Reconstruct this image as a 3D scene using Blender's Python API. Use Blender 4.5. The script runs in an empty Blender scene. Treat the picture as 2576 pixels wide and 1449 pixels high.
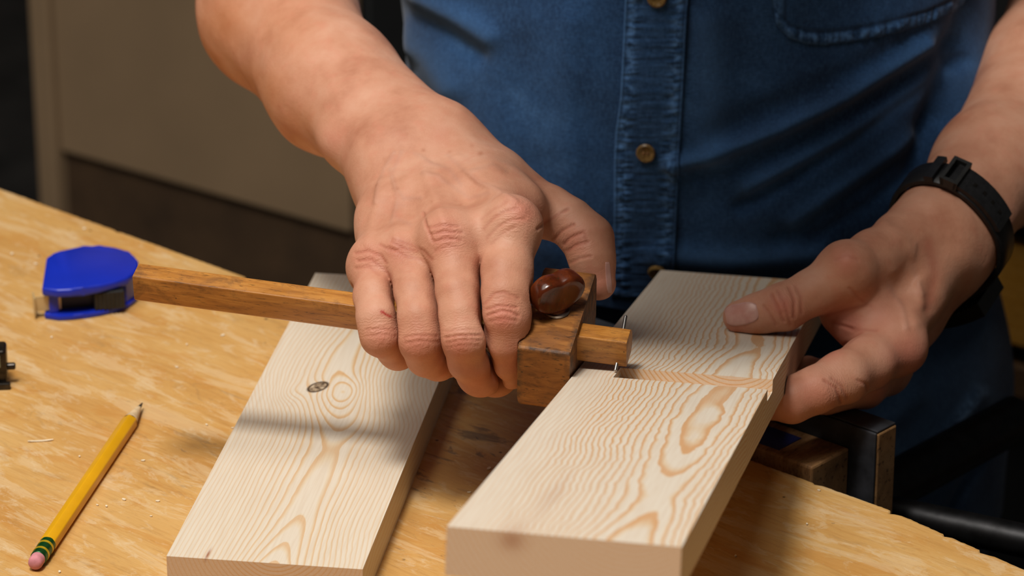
import bpy, bmesh, math, random
import numpy as np
from mathutils import Vector, Matrix
random.seed(7); rng = np.random.default_rng(7)
scn = bpy.context.scene
COL = scn.collection

# ------------------------------------------------------------------ camera
F_PX = 8500.0
CAM = np.array([0.3475, -1.3096, 0.709])
PITCH, YAW = 0.3945, -0.1453
FW = np.array([math.sin(YAW)*math.cos(PITCH), math.cos(YAW)*math.cos(PITCH), -math.sin(PITCH)])
RT = np.array([math.cos(YAW), -math.sin(YAW), 0.0])
UP = np.cross(RT, FW)
cd = bpy.data.cameras.new('camera'); cam = bpy.data.objects.new('camera', cd); COL.objects.link(cam)
cd.sensor_width = 36.0; cd.lens = 36.0*F_PX/2576.0; cd.clip_start = 0.05; cd.clip_end = 50
mw = Matrix.Identity(4)
for i in range(3):
    mw[i][0] = RT[i]; mw[i][1] = UP[i]; mw[i][2] = -FW[i]; mw[i][3] = CAM[i]
cam.matrix_world = mw
cd.dof.use_dof = True; cd.dof.focus_distance = 1.56; cd.dof.aperture_fstop = 11.0
scn.camera = cam

# ------------------------------------------------------------------ world, lamps, exposure
wd = bpy.data.worlds.new('world'); scn.world = wd; wd.use_nodes = True
wd.node_tree.nodes['Background'].inputs[0].default_value = (0.9, 0.86, 0.8, 1)
wd.node_tree.nodes['Background'].inputs[1].default_value = 0.04
def area(name, loc, target, size, power, color):
    l = bpy.data.lights.new(name, 'AREA'); l.shape = 'DISK'; l.size = size; l.energy = power; l.color = color
    o = bpy.data.objects.new(name, l); COL.objects.link(o); o.location = loc
    o.rotation_euler = (Vector(target)-Vector(loc)).to_track_quat('-Z', 'Y').to_euler()
    return o
area('workshop_lamp', (-0.15, -0.52, 1.95), (0.12, 0.16, 0.05), 0.40, 27, (1.0, 0.955, 0.89))
area('ceiling_lamp', (-0.5, -0.5, 2.5), (0.1, 0.1, 0.0), 2.2, 46, (1.0, 0.94, 0.87))
scn.view_settings.view_transform = 'Standard'; scn.view_settings.look = 'None'
scn.view_settings.exposure = 0.07; scn.view_settings.gamma = 1.0; scn.view_settings.use_curve_mapping = False

# ------------------------------------------------------------------ pixel helpers (2576x1449 frame)
def ray(x, y): return FW + RT*(x-1288.0)/F_PX - UP*(y-724.5)/F_PX
def at(x, y, D): return CAM + ray(x, y)*D
def onz(x, y, z):
    d = ray(x, y); return CAM + d*(z-CAM[2])/d[2]
def ony(x, y, Y):
    d = ray(x, y); return CAM + d*(Y-CAM[1])/d[1]
def pix(P):
    d = np.asarray(P)-CAM; z = d@FW
    return np.stack([1288.0+F_PX*(d@RT)/z, 724.5-F_PX*(d@UP)/z], -1), z

# ------------------------------------------------------------------ object helpers
def tag(o, label=None, cat=None, group=None, kind=None):
    if label: o['label'] = label
    if cat: o['category'] = cat
    if group: o['group'] = group
    if kind: o['kind'] = kind
    return o
def empty(name, loc=(0, 0, 0), rot=None):
    o = bpy.data.objects.new(name, None); COL.objects.link(o); o.location = loc
    o.empty_display_size = 0.02
    if rot is not None: o.rotation_euler = rot
    return o
def obj_np(name, V, Fc, mat, parent=None, smooth=True):
    me = bpy.data.meshes.new(name)
    me.from_pydata(np.asarray(V, float).tolist(), [], [list(map(int, f)) for f in Fc] if not isinstance(Fc, np.ndarray) else Fc.tolist())
    me.update()
    if smooth: me.polygons.foreach_set('use_smooth', [True]*len(me.polygons))
    me.materials.append(mat)
    o = bpy.data.objects.new(name, me); COL.objects.link(o)
    if parent: o.parent = parent
    return o
def obj_bm(name, bm, mat, parent=None, smooth=False, angle=None):
    bmesh.ops.recalc_face_normals(bm, faces=bm.faces)
    me = bpy.data.meshes.new(name); bm.to_mesh(me); bm.free()
    if smooth: me.polygons.foreach_set('use_smooth', [True]*len(me.polygons))
    if angle is not None: me.set_sharp_from_angle(angle=math.radians(angle))
    me.materials.append(mat)
    o = bpy.data.objects.new(name, me); COL.objects.link(o)
    if parent: o.parent = parent
    return o
def attr(o, name, vals):
    a = o.data.attributes.new(name, 'FLOAT', 'POINT'); a.data.foreach_set('value', np.asarray(vals, np.float32).ravel())
def box_bm(x0, x1, y0, y1, z0, z1, bev=0.0, seg=2):
    bm = bmesh.new(); bmesh.ops.create_cube(bm, size=1.0)
    for v in bm.verts:
        v.co = Vector((x0+(v.co.x+.5)*(x1-x0), y0+(v.co.y+.5)*(y1-y0), z0+(v.co.z+.5)*(z1-z0)))
    if bev > 0: bmesh.ops.bevel(bm, geom=bm.edges[:], offset=bev, segments=seg, affect='EDGES', profile=.5)
    return bm
def prism_bm(poly, h0, h1, bev=0.0, seg=2, all_edges=True):
    """closed polygon (list of 2-D points) extruded along local Z"""
    bm = bmesh.new()
    a = [bm.verts.new((x, y, h0)) for x, y in poly]; b = [bm.verts.new((x, y, h1)) for x, y in poly]
    n = len(poly)
    bm.faces.new(a[::-1]); bm.faces.new(b)
    for i in range(n): bm.faces.new((a[i], a[(i+1) % n], b[(i+1) % n], b[i]))
    if bev > 0:
        es = bm.edges[:] if all_edges else [e for e in bm.edges if abs(e.verts[0].co.z-e.verts[1].co.z) < 1e-9]
        bmesh.ops.bevel(bm, geom=es, offset=bev, segments=seg, affect='EDGES', profile=.5)
    return bm
def lathe_bm(prof, n=32):
    """profile [(r,z)...] turned about local Z"""
    bm = bmesh.new(); rows = []
    for r, z in prof:
        if r < 1e-7: rows.append([bm.verts.new((0, 0, z))])
        else: rows.append([bm.verts.new((r*math.cos(2*math.pi*i/n), r*math.sin(2*math.pi*i/n), z)) for i in range(n)])
    for A, B in zip(rows, rows[1:]):
        for i in range(n):
            j = (i+1) % n
            if len(A) == 1 and len(B) == 1: continue
            if len(A) == 1: bm.faces.new((A[0], B[i], B[j]))
            elif len(B) == 1: bm.faces.new((A[i], A[j], B[0]))
            else: bm.faces.new((A[i], A[j], B[j], B[i]))
    return bm
def frame(x, y, z, o):
    m = Matrix.Identity(4)
    for i in range(3):
        m[i][0] = x[i]; m[i][1] = y[i]; m[i][2] = z[i]; m[i][3] = o[i]
    return m
def axes_z(d, hint=(0, 0, 1)):
    z = np.asarray(d, float); z = z/np.linalg.norm(z); x = np.cross(np.asarray(hint, float), z)
    if np.linalg.norm(x) < 1e-6: x = np.cross((1, 0, 0), z)
    x = x/np.linalg.norm(x); return x, np.cross(z, x), z

# ------------------------------------------------------------------ material helpers
class NT:
    def __init__(s, name):
        s.m = bpy.data.materials.new(name); s.m.use_nodes = True; s.t = s.m.node_tree; s.n = s.t.nodes; s.b = s.n['Principled BSDF']
    def new(s, t, **k):
        n = s.n.new(t)
        for a, v in k.items(): setattr(n, a, v)
        return n
    def link(s, a, b): s.t.links.new(a, b)
    def setv(s, inp, v):
        if hasattr(v, 'is_linked') or isinstance(v, bpy.types.NodeSocket): s.link(v, inp)
        else: inp.default_value = v
    def coord(s, scale=(1, 1, 1), loc=(0, 0, 0), rot=(0, 0, 0), kind='Object'):
        c = s.new('ShaderNodeTexCoord'); m = s.new('ShaderNodeMapping')
        s.link(c.outputs[kind], m.inputs[0]); m.inputs['Scale'].default_value = scale; m.inputs['Location'].default_value = loc; m.inputs['Rotation'].default_value = rot
        return m.outputs[0]
    def noise(s, vec, scale, detail=4, rough=.55, dist=0.0):
        n = s.new('ShaderNodeTexNoise'); s.link(vec, n.inputs['Vector']); n.inputs['Scale'].default_value = scale
        n.inputs['Detail'].default_value = detail; n.inputs['Roughness'].default_value = rough; n.inputs['Distortion'].default_value = dist
        return n.outputs['Fac']
    def vor(s, vec, scale, feature='F1', out='Distance', rand=1.0):
        n = s.new('ShaderNodeTexVoronoi', feature=feature); s.link(vec, n.inputs['Vector']); n.inputs['Scale'].default_value = scale; n.inputs['Randomness'].default_value = rand
        return n.outputs[out]
    def ramp(s, fac, stops, interp='LINEAR'):
        r = s.new('ShaderNodeValToRGB'); s.link(fac, r.inputs[0]); r.color_ramp.interpolation = interp
        e = r.color_ramp.elements
        while len(e) < len(stops): e.new(.5)
        for i, (p, c) in enumerate(stops):
            e[i].position = p; e[i].color = (c, c, c, 1) if not isinstance(c, (tuple, list)) else (*c[:3], 1)
        return r.outputs[0]
    def mix(s, fac, a, b, mode='MIX'):
        n = s.new('ShaderNodeMix', data_type='RGBA', blend_type=mode)
        s.setv(n.inputs[0], fac)
        for i, v in ((6, a), (7, b)):
            if isinstance(v, (tuple, list)): n.inputs[i].default_value = (*v[:3], 1)
            else: s.link(v, n.inputs[i])
        return n.outputs[2]
    def math(s, op, a, b=None, c=None):
        n = s.new('ShaderNodeMath', operation=op)
        for i, v in enumerate((a, b, c)):
            if v is not None: s.setv(n.inputs[i], v)
        return n.outputs[0]
    def attr(s, name):
        a = s.new('ShaderNodeAttribute'); a.attribute_name = name; return a.outputs['Fac']
    def bump(s, h, strength=.3, dist=.001, prev=None):
        b = s.new('ShaderNodeBump'); s.link(h, b.inputs['Height']); b.inputs['Strength'].default_value = strength; b.inputs['Distance'].default_value = dist
        if prev: s.link(prev, b.inputs['Normal'])
        return b.outputs[0]
    def done(s, color=None, rough=None, normal=None, metal=None, spec=None, **kw):
        if color is not None: s.setv(s.b.inputs['Base Color'], (*color[:3], 1) if isinstance(color, (tuple, list)) else color)
        if rough is not None: s.setv(s.b.inputs['Roughness'], rough)
        if metal is not None: s.setv(s.b.inputs['Metallic'], metal)
        if spec is not None: s.setv(s.b.inputs['Specular IOR Level'], spec)
        if normal is not None: s.link(normal, s.b.inputs['Normal'])
        for k, v in kw.items(): s.setv(s.b.inputs[k], v)
        return s.m
def lin(r, g, b):
    f = lambda c: (c/255/12.92) if c/255 <= .04045 else ((c/255+.055)/1.055)**2.4
    return (f(r), f(g), f(b))

def mat_plain(name, color, rough=.5, metal=0.0, nscale=60, namt=.12, spec=.5):
    m = NT(name); v = m.coord(); n = m.noise(v, nscale)
    c2 = tuple(c*(1-namt*2.2) for c in color); c1 = tuple(min(1, c*(1+namt)) for c in color)
    col = m.ramp(n, [(.3, c2), (.7, c1)])
    return m.done(col, rough, m.bump(n, .15, .0005), metal, spec)

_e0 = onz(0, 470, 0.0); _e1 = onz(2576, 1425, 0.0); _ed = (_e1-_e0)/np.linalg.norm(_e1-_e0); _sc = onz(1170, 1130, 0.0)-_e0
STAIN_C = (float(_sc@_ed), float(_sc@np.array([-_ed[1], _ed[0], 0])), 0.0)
def mat_bench():
    m = NT('worn_bench_wood')
    I = m.coord()                                  # object x runs along the grain
    S = lambda st, off: m.coord((1.0, st, 1.0), off)
    base = m.noise(S(3.0, (0, 0, 0)), 9, 6, .6, .5)
    col = m.ramp(base, [(.28, lin(188, 138, 74)), (.5, lin(201, 155, 90)), (.72, lin(207, 166, 104))])
    gr = m.noise(S(13.0, (2, 1, 0)), 34, 5, .62, .35)
    col = m.mix(m.math('MULTIPLY', m.ramp(gr, [(.34, 1.0), (.50, 0.0)]), .30), col, lin(164, 112, 54))
    # varnish that is still thick: orange patches
    o1 = m.noise(S(2.6, (5.1, 3.3, 0)), 16, 7, .68, .8); of = m.ramp(o1, [(.545, 0.0), (.60, 1.0)])
    col = m.mix(m.math('MULTIPLY', of, .40), col, lin(190, 130, 58))
    # pale scuffs where it wore through, long along the grain
    p = m.noise(S(4.2, (3.1, 1.7, 0)), 15, 9, .74, .7); pf = m.ramp(p, [(.515, 0.0), (.575, 1.0)])
    p2 = m.noise(S(2.2, (8.1, .7, 0)), 46, 8, .74, .6); pf2 = m.ramp(p2, [(.55, 0.0), (.61, 1.0)])
    col = m.mix(m.math('MULTIPLY', pf, .42), col, lin(214, 188, 146))
    col = m.mix(m.math('MULTIPLY', pf2, .36), col, lin(218, 196, 160))
    # fine dark grain lines
    g3 = m.noise(S(16.0, (1, 7, 0)), 90, 4, .6, .2)
    col = m.mix(m.math('MULTIPLY', m.ramp(g3, [(.30, 1.0), (.40, 0.0)]), .30), col, lin(140, 92, 44))
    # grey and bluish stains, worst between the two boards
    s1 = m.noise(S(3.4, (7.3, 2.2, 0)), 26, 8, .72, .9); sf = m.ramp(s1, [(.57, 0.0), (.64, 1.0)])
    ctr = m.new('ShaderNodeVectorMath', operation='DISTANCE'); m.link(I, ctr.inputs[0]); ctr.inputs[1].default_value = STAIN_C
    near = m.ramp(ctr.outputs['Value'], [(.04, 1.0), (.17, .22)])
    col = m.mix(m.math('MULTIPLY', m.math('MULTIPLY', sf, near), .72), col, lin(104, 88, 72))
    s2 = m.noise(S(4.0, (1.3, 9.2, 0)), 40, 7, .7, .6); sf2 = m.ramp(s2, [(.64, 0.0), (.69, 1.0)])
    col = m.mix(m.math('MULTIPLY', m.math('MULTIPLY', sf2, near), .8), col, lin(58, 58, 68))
    sp = m.ramp(m.vor(I, 70), [(.05, 1.0), (.085, 0.0)]); spn = m.ramp(m.noise(I, 34), [(.56, 0.0), (.60, 1.0)])
    col = m.mix(m.math('MULTIPLY', m.math('MULTIPLY', sp, spn), .9), col, lin(62, 42, 30))
    dn = m.bump(gr, .16, .0008); dn = m.bump(p, .25, .0008, dn); dn = m.bump(p2, .2, .0006, dn); dn = m.bump(g3, .15, .0004, dn)
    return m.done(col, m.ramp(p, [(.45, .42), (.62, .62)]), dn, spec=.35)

def mat_pine(name, early, mid, late, endmul=0.86):
    """ring colour from the ring-index field stored on the board"""
    m = NT(name)
    ph = m.attr('ring'); wobb = m.noise(m.coord((1.0, .25, 1.0)), 150, 3, .55)
    ph2 = m.math('ADD', ph, m.math('MULTIPLY', m.math('SUBTRACT', wobb, .5), .26))
    fr = m.math('FRACT', ph2)
    var = m.noise(m.coord((1, .3, 1)), 14, 3)
    col = m.ramp(fr, [(0.0, mid), (.05, early), (.56, early), (.72, mid), (.86, late), (.975, late)])
    soft = m.math('MULTIPLY', m.ramp(var, [(.3, .6), (.7, 1.0)]), m.attr('contrast'))
    col = m.mix(soft, early, col)
    fib = m.noise(m.coord((1.0, .03, 1.0)), 900, 2, .5)
    col = m.mix(m.math('MULTIPLY', m.ramp(fib, [(.35, 1.0), (.6, 0.0)]), .14), col, tuple(c*.72 for c in late))
    en = m.attr('endgrain')
    col = m.mix(m.math('MULTIPLY', en, .8), col, m.mix(.50, col, lin(206, 148, 86)))
    kn = m.attr('knot')
    kcol = m.ramp(m.noise(m.coord(), 380, 4), [(.38, lin(74, 58, 44)), (.52, lin(160, 140, 114)), (.7, lin(206, 190, 164))])
    kcol = m.mix(m.ramp(kn, [(.55, 0.0), (.85, 1.0)]), lin(66, 48, 34), kcol)
    col = m.mix(m.ramp(kn, [(.15, 0.0), (.45, 1.0)]), col, kcol)
    st = m.attr('stain'); col = m.mix(m.math('MULTIPLY', st, .6), col, lin(150, 86, 46))
    nb = m.bump(fr, .10, .0004); nb = m.bump(fib, .10, .0003, nb)
    return m.done(col, .5, nb, spec=.35)

def mat_gauge(name, dark, midc, light, rough=.34, along=(1, 9, 9), blotch=.55, grime=False):
    m = NT(name)
    v = m.coord(along); n1 = m.noise(v, 38, 6, .62, .5); n2 = m.noise(v, 170, 3, .6)
    col = m.ramp(n1, [(.25, dark), (.5, midc), (.75, light)])
    fl = m.ramp(n2, [(.33, 1.0), (.41, 0.0)])
    col = m.mix(m.math('MULTIPLY', fl, .7), col, lin(48, 28, 12))
    I = m.coord()
    b = m.noise(I, 55, 6, .68, .5); bf = m.ramp(b, [(.56, 0.0), (.70, 1.0)])
    col = m.mix(m.math('MULTIPLY', bf, blotch), col, lin(62, 36, 16))
    sp = m.ramp(m.vor(I, 260), [(.10, 1.0), (.16, 0.0)]); sg = m.ramp(m.noise(I, 120), [(.55, 0.0), (.62, 1.0)])
    col = m.mix(m.math('MULTIPLY', m.math('MULTIPLY', sp, sg), .85), col, lin(34, 20, 12))
    if grime:                                    # hand dirt rubbed into the arrises of the stock
        sx = m.new('ShaderNodeSeparateXYZ'); m.link(I, sx.inputs[0]); X_, Y_, Z_ = sx.outputs
        dr_ = m.math('POWER', m.math('ADD', m.math('POWER', m.math('ADD', Y_, .0255), 2.0), m.math('POWER', m.math('SUBTRACT', Z_, .0112), 2.0)), .5)
        e_ = [m.ramp(m.math('MULTIPLY', dr_, 100.0), [(.10, 1.0), (.42, 0.0)])]
        for x0 in (-.0002, -.0245): e_.append(m.ramp(m.math('MULTIPLY', m.math('ABSOLUTE', m.math('SUBTRACT', X_, x0)), 100.0), [(.06, 1.0), (.30, 0.0)]))
        pt = m.math('MAXIMUM', e_[0], m.math('MAXIMUM', e_[1], e_[2]))
        gr = m.ramp(m.noise(I, 170, 5, .68), [(.40, .05), (.60, 1.0)])
        col = m.mix(m.math('MULTIPLY', m.math('MULTIPLY', pt, gr), .8), col, lin(44, 32, 24))
    nb = m.bump(n1, .14, .0005); nb = m.bump(b, .18, .0005, nb)
    return m.done(col, m.ramp(b, [(.4, rough), (.7, rough+.2)]), nb, spec=.5)

def mat_skin():
    m = NT('skin')
    I = m.coord()
    n = m.noise(I, 38, 5, .6); n2 = m.noise(I, 140, 4, .6)
    base = m.ramp(n, [(.28, lin(174, 117, 91)), (.5, lin(194, 140, 113)), (.75, lin(205, 157, 132))])
    red = m.attr('red'); base = m.mix(m.math('MULTIPLY', red, .62), base, lin(194, 108, 94))
    base = m.mix(m.math('MULTIPLY', m.ramp(n2, [(.5, 0.0), (.72, 1.0)]), .22), base, lin(198, 118, 96))
    yel = m.attr('tan'); base = m.mix(m.math('MULTIPLY', yel, .65), base, lin(188, 120, 70))
    vein = m.attr('vein'); base = m.mix(m.math('MULTIPLY', vein, .16), base, lin(150, 122, 112))
    crease = m.attr('crease'); base = m.mix(m.math('MULTIPLY', crease, .45), base, lin(158, 84, 66))
    spot = m.attr('spot'); base = m.mix(m.math('MULTIPLY', spot, .6), base, lin(156, 92, 62))
    cut = m.attr('cut'); base = m.mix(cut, base, lin(160, 40, 34))
    # fine skin relief: criss-cross cells, lines across the knuckles, pores
    c1 = m.vor(m.coord((1, 1, 1)), 620, 'DISTANCE_TO_EDGE'); c1 = m.ramp(c1, [(0.0, 0.0), (.16, 1.0)])
    ac = m.attr('along'); w = m.noise(I, 160, 3, .6)
    lines = m.math('SINE', m.math('ADD', m.math('MULTIPLY', ac, 4300.0), m.math('MULTIPLY', w, 30.0)))
    wr = m.attr('wrinkle')
    nb = m.bump(c1, .09, .0004)
    nb = m.bump(m.math('MULTIPLY', lines, wr), .20, .0005, nb)
    nb = m.bump(n2, .28, .001, nb)
    m.b.inputs['Subsurface Radius'].default_value = (1.0, .35, .18)
    m.b.inputs['Subsurface Scale'].default_value = .002
    return m.done(base, m.ramp(n2, [(.35, .50), (.7, .60)]), nb, spec=.28, **{'Subsurface Weight': 0.0})

def mat_nail():
    m = NT('fingernail'); n = m.noise(m.coord(), 160, 3)
    return m.done(m.ramp(n, [(.3, lin(196, 140, 128)), (.7, lin(214, 168, 156))]), .28, m.bump(n, .05, .0003), spec=.5, **{'Subsurface Weight': .1})

def mat_denim(name, dark, midc, light, weave=1500.0):
    m = NT(name)
    I = m.coord()
    n = m.noise(I, 22, 6, .62); nf = m.noise(m.coord((1, 1, .30)), 900, 3, .7); nx = m.noise(m.coord((.35, 1, 1)), 1100, 2, .6)
    col = m.ramp(n, [(.28, dark), (.55, midc), (.8, light)])
    col = m.mix(m.math('MULTIPLY', m.ramp(nf, [(.4, 0.0), (.7, 1.0)]), .42), col, light)
    col = m.mix(m.math('MULTIPLY', m.ramp(nx, [(.42, 1.0), (.55, 0.0)]), .38), col, dark)
    fa = m.attr('fade'); fn = m.noise(m.coord((1, 1, 1)), 210, 4, .62)
    fmask = m.math('MULTIPLY', fa, m.ramp(fn, [(.42, 0.0), (.60, 1.0)]))
    col = m.mix(m.math('MULTIPLY', fmask, .75), col, tuple(min(1, c*1.7+.02) for c in light))
    sd = m.attr('seamdark'); col = m.mix(m.math('MULTIPLY', sd, .8), col, tuple(c*.35 for c in dark))
    wf = m.attr('worn'); col = m.mix(m.math('MULTIPLY', wf, .6), col, tuple(min(1, c*1.5+.01) for c in light))
    nb = m.bump(nf, .35, .0005); nb = m.bump(nx, .3, .0005, nb); nb = m.bump(fn, .22, .0012, nb)
    return m.done(col, .86, nb, spec=.15, **{'Sheen Weight': .12})

M_BENCH = mat_bench()
M_PINE1 = mat_pine('pine_pale', lin(216, 205, 187), lin(214, 193, 160), lin(206, 166, 118))
M_PINE2 = mat_pine('pine_warm', lin(214, 203, 186), lin(210, 184, 150), lin(201, 150, 98))
M_STEM = mat_gauge('gauge_beam_wood', lin(126, 76, 28), lin(170, 112, 46), lin(194, 138, 66), blotch=.55)
M_HEAD = mat_gauge('gauge_stock_wood', lin(88, 50, 18), lin(138, 86, 36), lin(174, 118, 58), along=(1.5, 5, 5), grime=True, rough=.46)
M_KNOB = mat_gauge('dark_varnished_wood', lin(46, 16, 6), lin(84, 34, 12), lin(122, 60, 24), rough=.16, along=(2, 2, 2), blotch=.5)
M_STEEL = mat_plain('steel', (.42, .40, .38), .3, 1.0)
M_YEL = mat_plain('yellow_lacquer', lin(222, 164, 18), .34, 0, 40, .05)
M_FERR = mat_plain('green_ferrule', lin(16, 84, 34), .32, .5, 200, .15)
M_FERRY = mat_plain('yellow_ferrule_band', lin(206, 172, 30), .32, .4, 200, .1)
M_ERAS = mat_plain('pink_eraser', lin(206, 134, 142), .8, 0, 300, .1)
M_LEAD = mat_plain('graphite', (.02, .02, .022), .4)
M_CEDAR = mat_plain('sharpened_cedar', lin(214, 188, 148), .7, 0, 200, .12)
M_BLUE = mat_plain('blue_plastic', lin(18, 44, 176), .32, 0, 30, .05)
M_BLACKP = mat_plain('black_plastic', (.012, .012, .011), .5, 0, 200, .2)
M_TAPE = mat_plain('steel_tape_blade', lin(214, 190, 140), .4, .3)
M_SKIN = mat_skin(); M_NAIL = mat_nail()
M_SHIRT = mat_denim('denim_shirt', lin(22, 44, 74), lin(38, 72, 114), lin(64, 104, 152))
M_JEANS = mat_denim('denim_jeans', lin(34, 52, 78), lin(52, 78, 108), lin(76, 104, 136))
M_BTN = mat_gauge('horn_button', lin(30, 22, 12), lin(120, 92, 48), lin(206, 176, 112), rough=.2, along=(60, 60, 60), blotch=.3)
M_RUBBER = mat_plain('black_rubber', (.010, .010, .011), .42, 0, 300, .2, .4)
M_JAWBLK = mat_plain('black_jaw_lining', (.028, .030, .036), .55, 0, 90, .3)
M_JAWWOOD = mat_gauge('old_jaw_wood', lin(104, 74, 44), lin(142, 104, 64), lin(168, 128, 84), rough=.6, along=(9, 2, 2), blotch=.4)
M_IRON = mat_plain('blackened_iron', (.02, .02, .021), .42, .85, 120, .2)
M_PANEL = mat_plain('tan_panel', lin(138, 114, 86), .7, 0, 6, .06)
M_PLINTH = mat_plain('dark_brown_plinth', lin(74, 54, 34), .7, 0, 18, .16)
M_DARKWALL = mat_plain('dark_wall', (.012, .013, .014), .8, 0, 4, .3)
M_FLOOR = mat_plain('dark_floor', (.03, .027, .024), .7, 0, 9, .3)
M_DRAWER = mat_gauge('orange_drawer_wood', lin(206, 140, 40), lin(226, 160, 60), lin(236, 176, 84), rough=.5, along=(1, 1, 8), blotch=.15)
M_BROWNW = mat_gauge('brown_shelf_wood', lin(80, 56, 34), lin(110, 80, 50), lin(136, 100, 66), rough=.6, along=(1, 1, 8), blotch=.2)
M_TOOL = mat_plain('dark_tool_metal', (.06, .052, .045), .32, .9, 150, .25)
M_TOOLLT = mat_plain('bright_tool_metal', (.36, .46, .48), .22, .9, 90, .2)
M_CHIP = mat_plain('wood_shaving', lin(236, 220, 190), .7, 0, 300, .08)
M_BTAPE = mat_plain('blue_masking_tape', lin(34, 44, 112), .6, 0, 80, .2)

# ================================================================== setting
E0 = onz(0, 470, 0.0); E1 = onz(2576, 1425, 0.0)
ED = (E1-E0)/np.linalg.norm(E1-E0); EN = np.array([-ED[1], ED[0], 0.0]); ZZ = np.array([0, 0, 1.0])
def bench_pt(s, n, z): return E0 + ED*s + EN*n + ZZ*z
BENCH_M = frame(ED, EN, ZZ, E0)

floor = obj_bm('floor', box_bm(-3, 4, -3, 4.2, -0.95, -0.90), M_FLOOR); tag(floor, 'dark workshop floor', None, kind='structure')
wall = obj_bm('wall_back', box_bm(-3, 4, 3.6, 3.7, -0.90, 2.2), M_DARKWALL); tag(wall, 'dark wall far behind the bench', None, kind='structure')

# tan cabinet behind the bench, its dark lower panel
A = at(185, 390, 3.0); dB = ray(890, 590); Bq = CAM + dB*(A[2]-CAM[2])/dB[2]
cd_ = (Bq-A)/np.linalg.norm(Bq-A); cn = np.array([-cd_[1], cd_[0], 0])
cab = empty('storage_cabinet'); cab.matrix_world = frame(cd_, cn, ZZ, (A[0], A[1], -0.90))
tag(cab, 'tan panelled cabinet with a dark brown lower panel standing behind the workbench', 'cabinet')
zb = A[2]+0.90; CL = float(np.linalg.norm(Bq-A))-.004
def rebox(name, m, par, *a, bev=.002):
    return obj_bm(name, box_bm(*a, bev=bev), m, par)
rebox('side_panel', M_PANEL, cab, -0.016, CL, 0.0, 0.02, zb, 1.5)
rebox('corner_post', M_PANEL, cab, -0.040, -0.0165, -0.006, 0.03, 0.0, 1.5)
rebox('lower_panel', M_PLINTH, cab, -0.016, CL, 0.006, 0.03, 0.0, zb-.0005)
rebox('carcass', M_DARKWALL, cab, -0.036, CL, 0.031, 0.40, 0.0, 1.5)

# drawer unit behind the man on the right
Rq = at(2528, 610, 2.40)
dr = empty('drawer_unit'); dr.matrix_world = frame(cd_, cn, ZZ, (Rq[0], Rq[1], -0.90))
tag(dr, 'orange wooden drawer unit in the dark behind the man', 'drawer unit')
def zz_of(px, py): return (at(px, py, 2.40))[2]+0.90
rebox('drawer_front', M_DRAWER, dr, -0.12, 0.5, 0.0, 0.018, zz_of(2550, 905), zz_of(2550, 612))
rebox('drawer_front', M_BROWNW, dr, -0.12, 0.5, 0.0, 0.018, zz_of(2550, 1060), zz_of(2550, 965))
rebox('top_board', M_BROWNW, dr, -0.14, 0.52, -0.01, 0.30, zz_of(2550, 540), zz_of(2550, 515))
rebox('carcass', M_DARKWALL, dr, -0.13, 0.5, 0.022, 0.29, 0.0, zz_of(2550, 540)-.001)

# ------------------------------------------------------------------ workbench
bench = empty('workbench'); bench.matrix_world = BENCH_M
tag(bench, 'worn honey coloured workbench top with scuffs and a chipped far edge', 'workbench')
NS, s0, s1 = 1100, -0.75, 1.25
ss = np.linspace(s0, s1, NS)
Lp = np.linalg.norm(E1-E0)
devk = [(s0, -.002), (0, 0)] + [(float((onz(*p, 0)-E0)@ED), float((onz(*p, 0)-E0)@EN)) for p in ((560, 670), (1900, 1155), (2236, 1275))] + [(Lp, 0.0), (s1, -.004)]
dev = np.interp(ss, [k[0] for k in devk], [k[1] for k in devk])
jit = np.cumsum(rng.normal(0, .00012, NS)); jit -= np.linspace(jit[0], jit[-1], NS); jit = np.clip(jit, -.0012, .0012)
for px, py, wd_, dp in ((2250, 1280, .006, .0035), (2385, 1335, .004, .003), (2050, 1210, .005, .002), (640, 690, .012, .002), (300, 575, .006, .0015), (2480, 1380, .008, .002)):
    sc = float((onz(px, py, 0)-E0)@ED); t_ = (ss-sc)/wd_
    jit -= dp*np.where((t_ > 0) & (t_ < 1), 1-t_, 0)
edge = dev+jit
rows = []
rws = [-0.85, -0.6, -0.3, -0.1, -0.03, -0.008]
for n in rws: rows.append(np.stack([ss, edge*0+n+edge*(1 if n > -.05 else 0), np.zeros(NS)], 1))
for n, z in ((-.0022, 0.0), (-.0008, -.0004), (-.0002, -.0012), (0, -.0026), (0, -.012), (-.001, -.03), (-.001, -.062)):
    rows.append(np.stack([ss, edge+n+(rng.normal(0, .00015, NS) if z < 0 else 0), np.full(NS, z)], 1))
rows.append(np.stack([ss, np.full(NS, -0.85), np.full(NS, -.062)], 1)); rows.append(rows[0])
V = np.concatenate(rows); Fc = []
for r in range(len(rows)-1):
    i = np.arange(NS-1)+r*NS; Fc.append(np.stack([i, i+1, i+1+NS, i+NS], 1))
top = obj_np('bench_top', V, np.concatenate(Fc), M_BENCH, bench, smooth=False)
for sx in (-0.55, 0.95):
    for ny in (-0.75, -0.12):
        obj_bm('leg', box_bm(sx, sx+.09, ny, ny+.09, -0.90+E0[2], -.0625, .003), M_BROWNW, bench)

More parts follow.
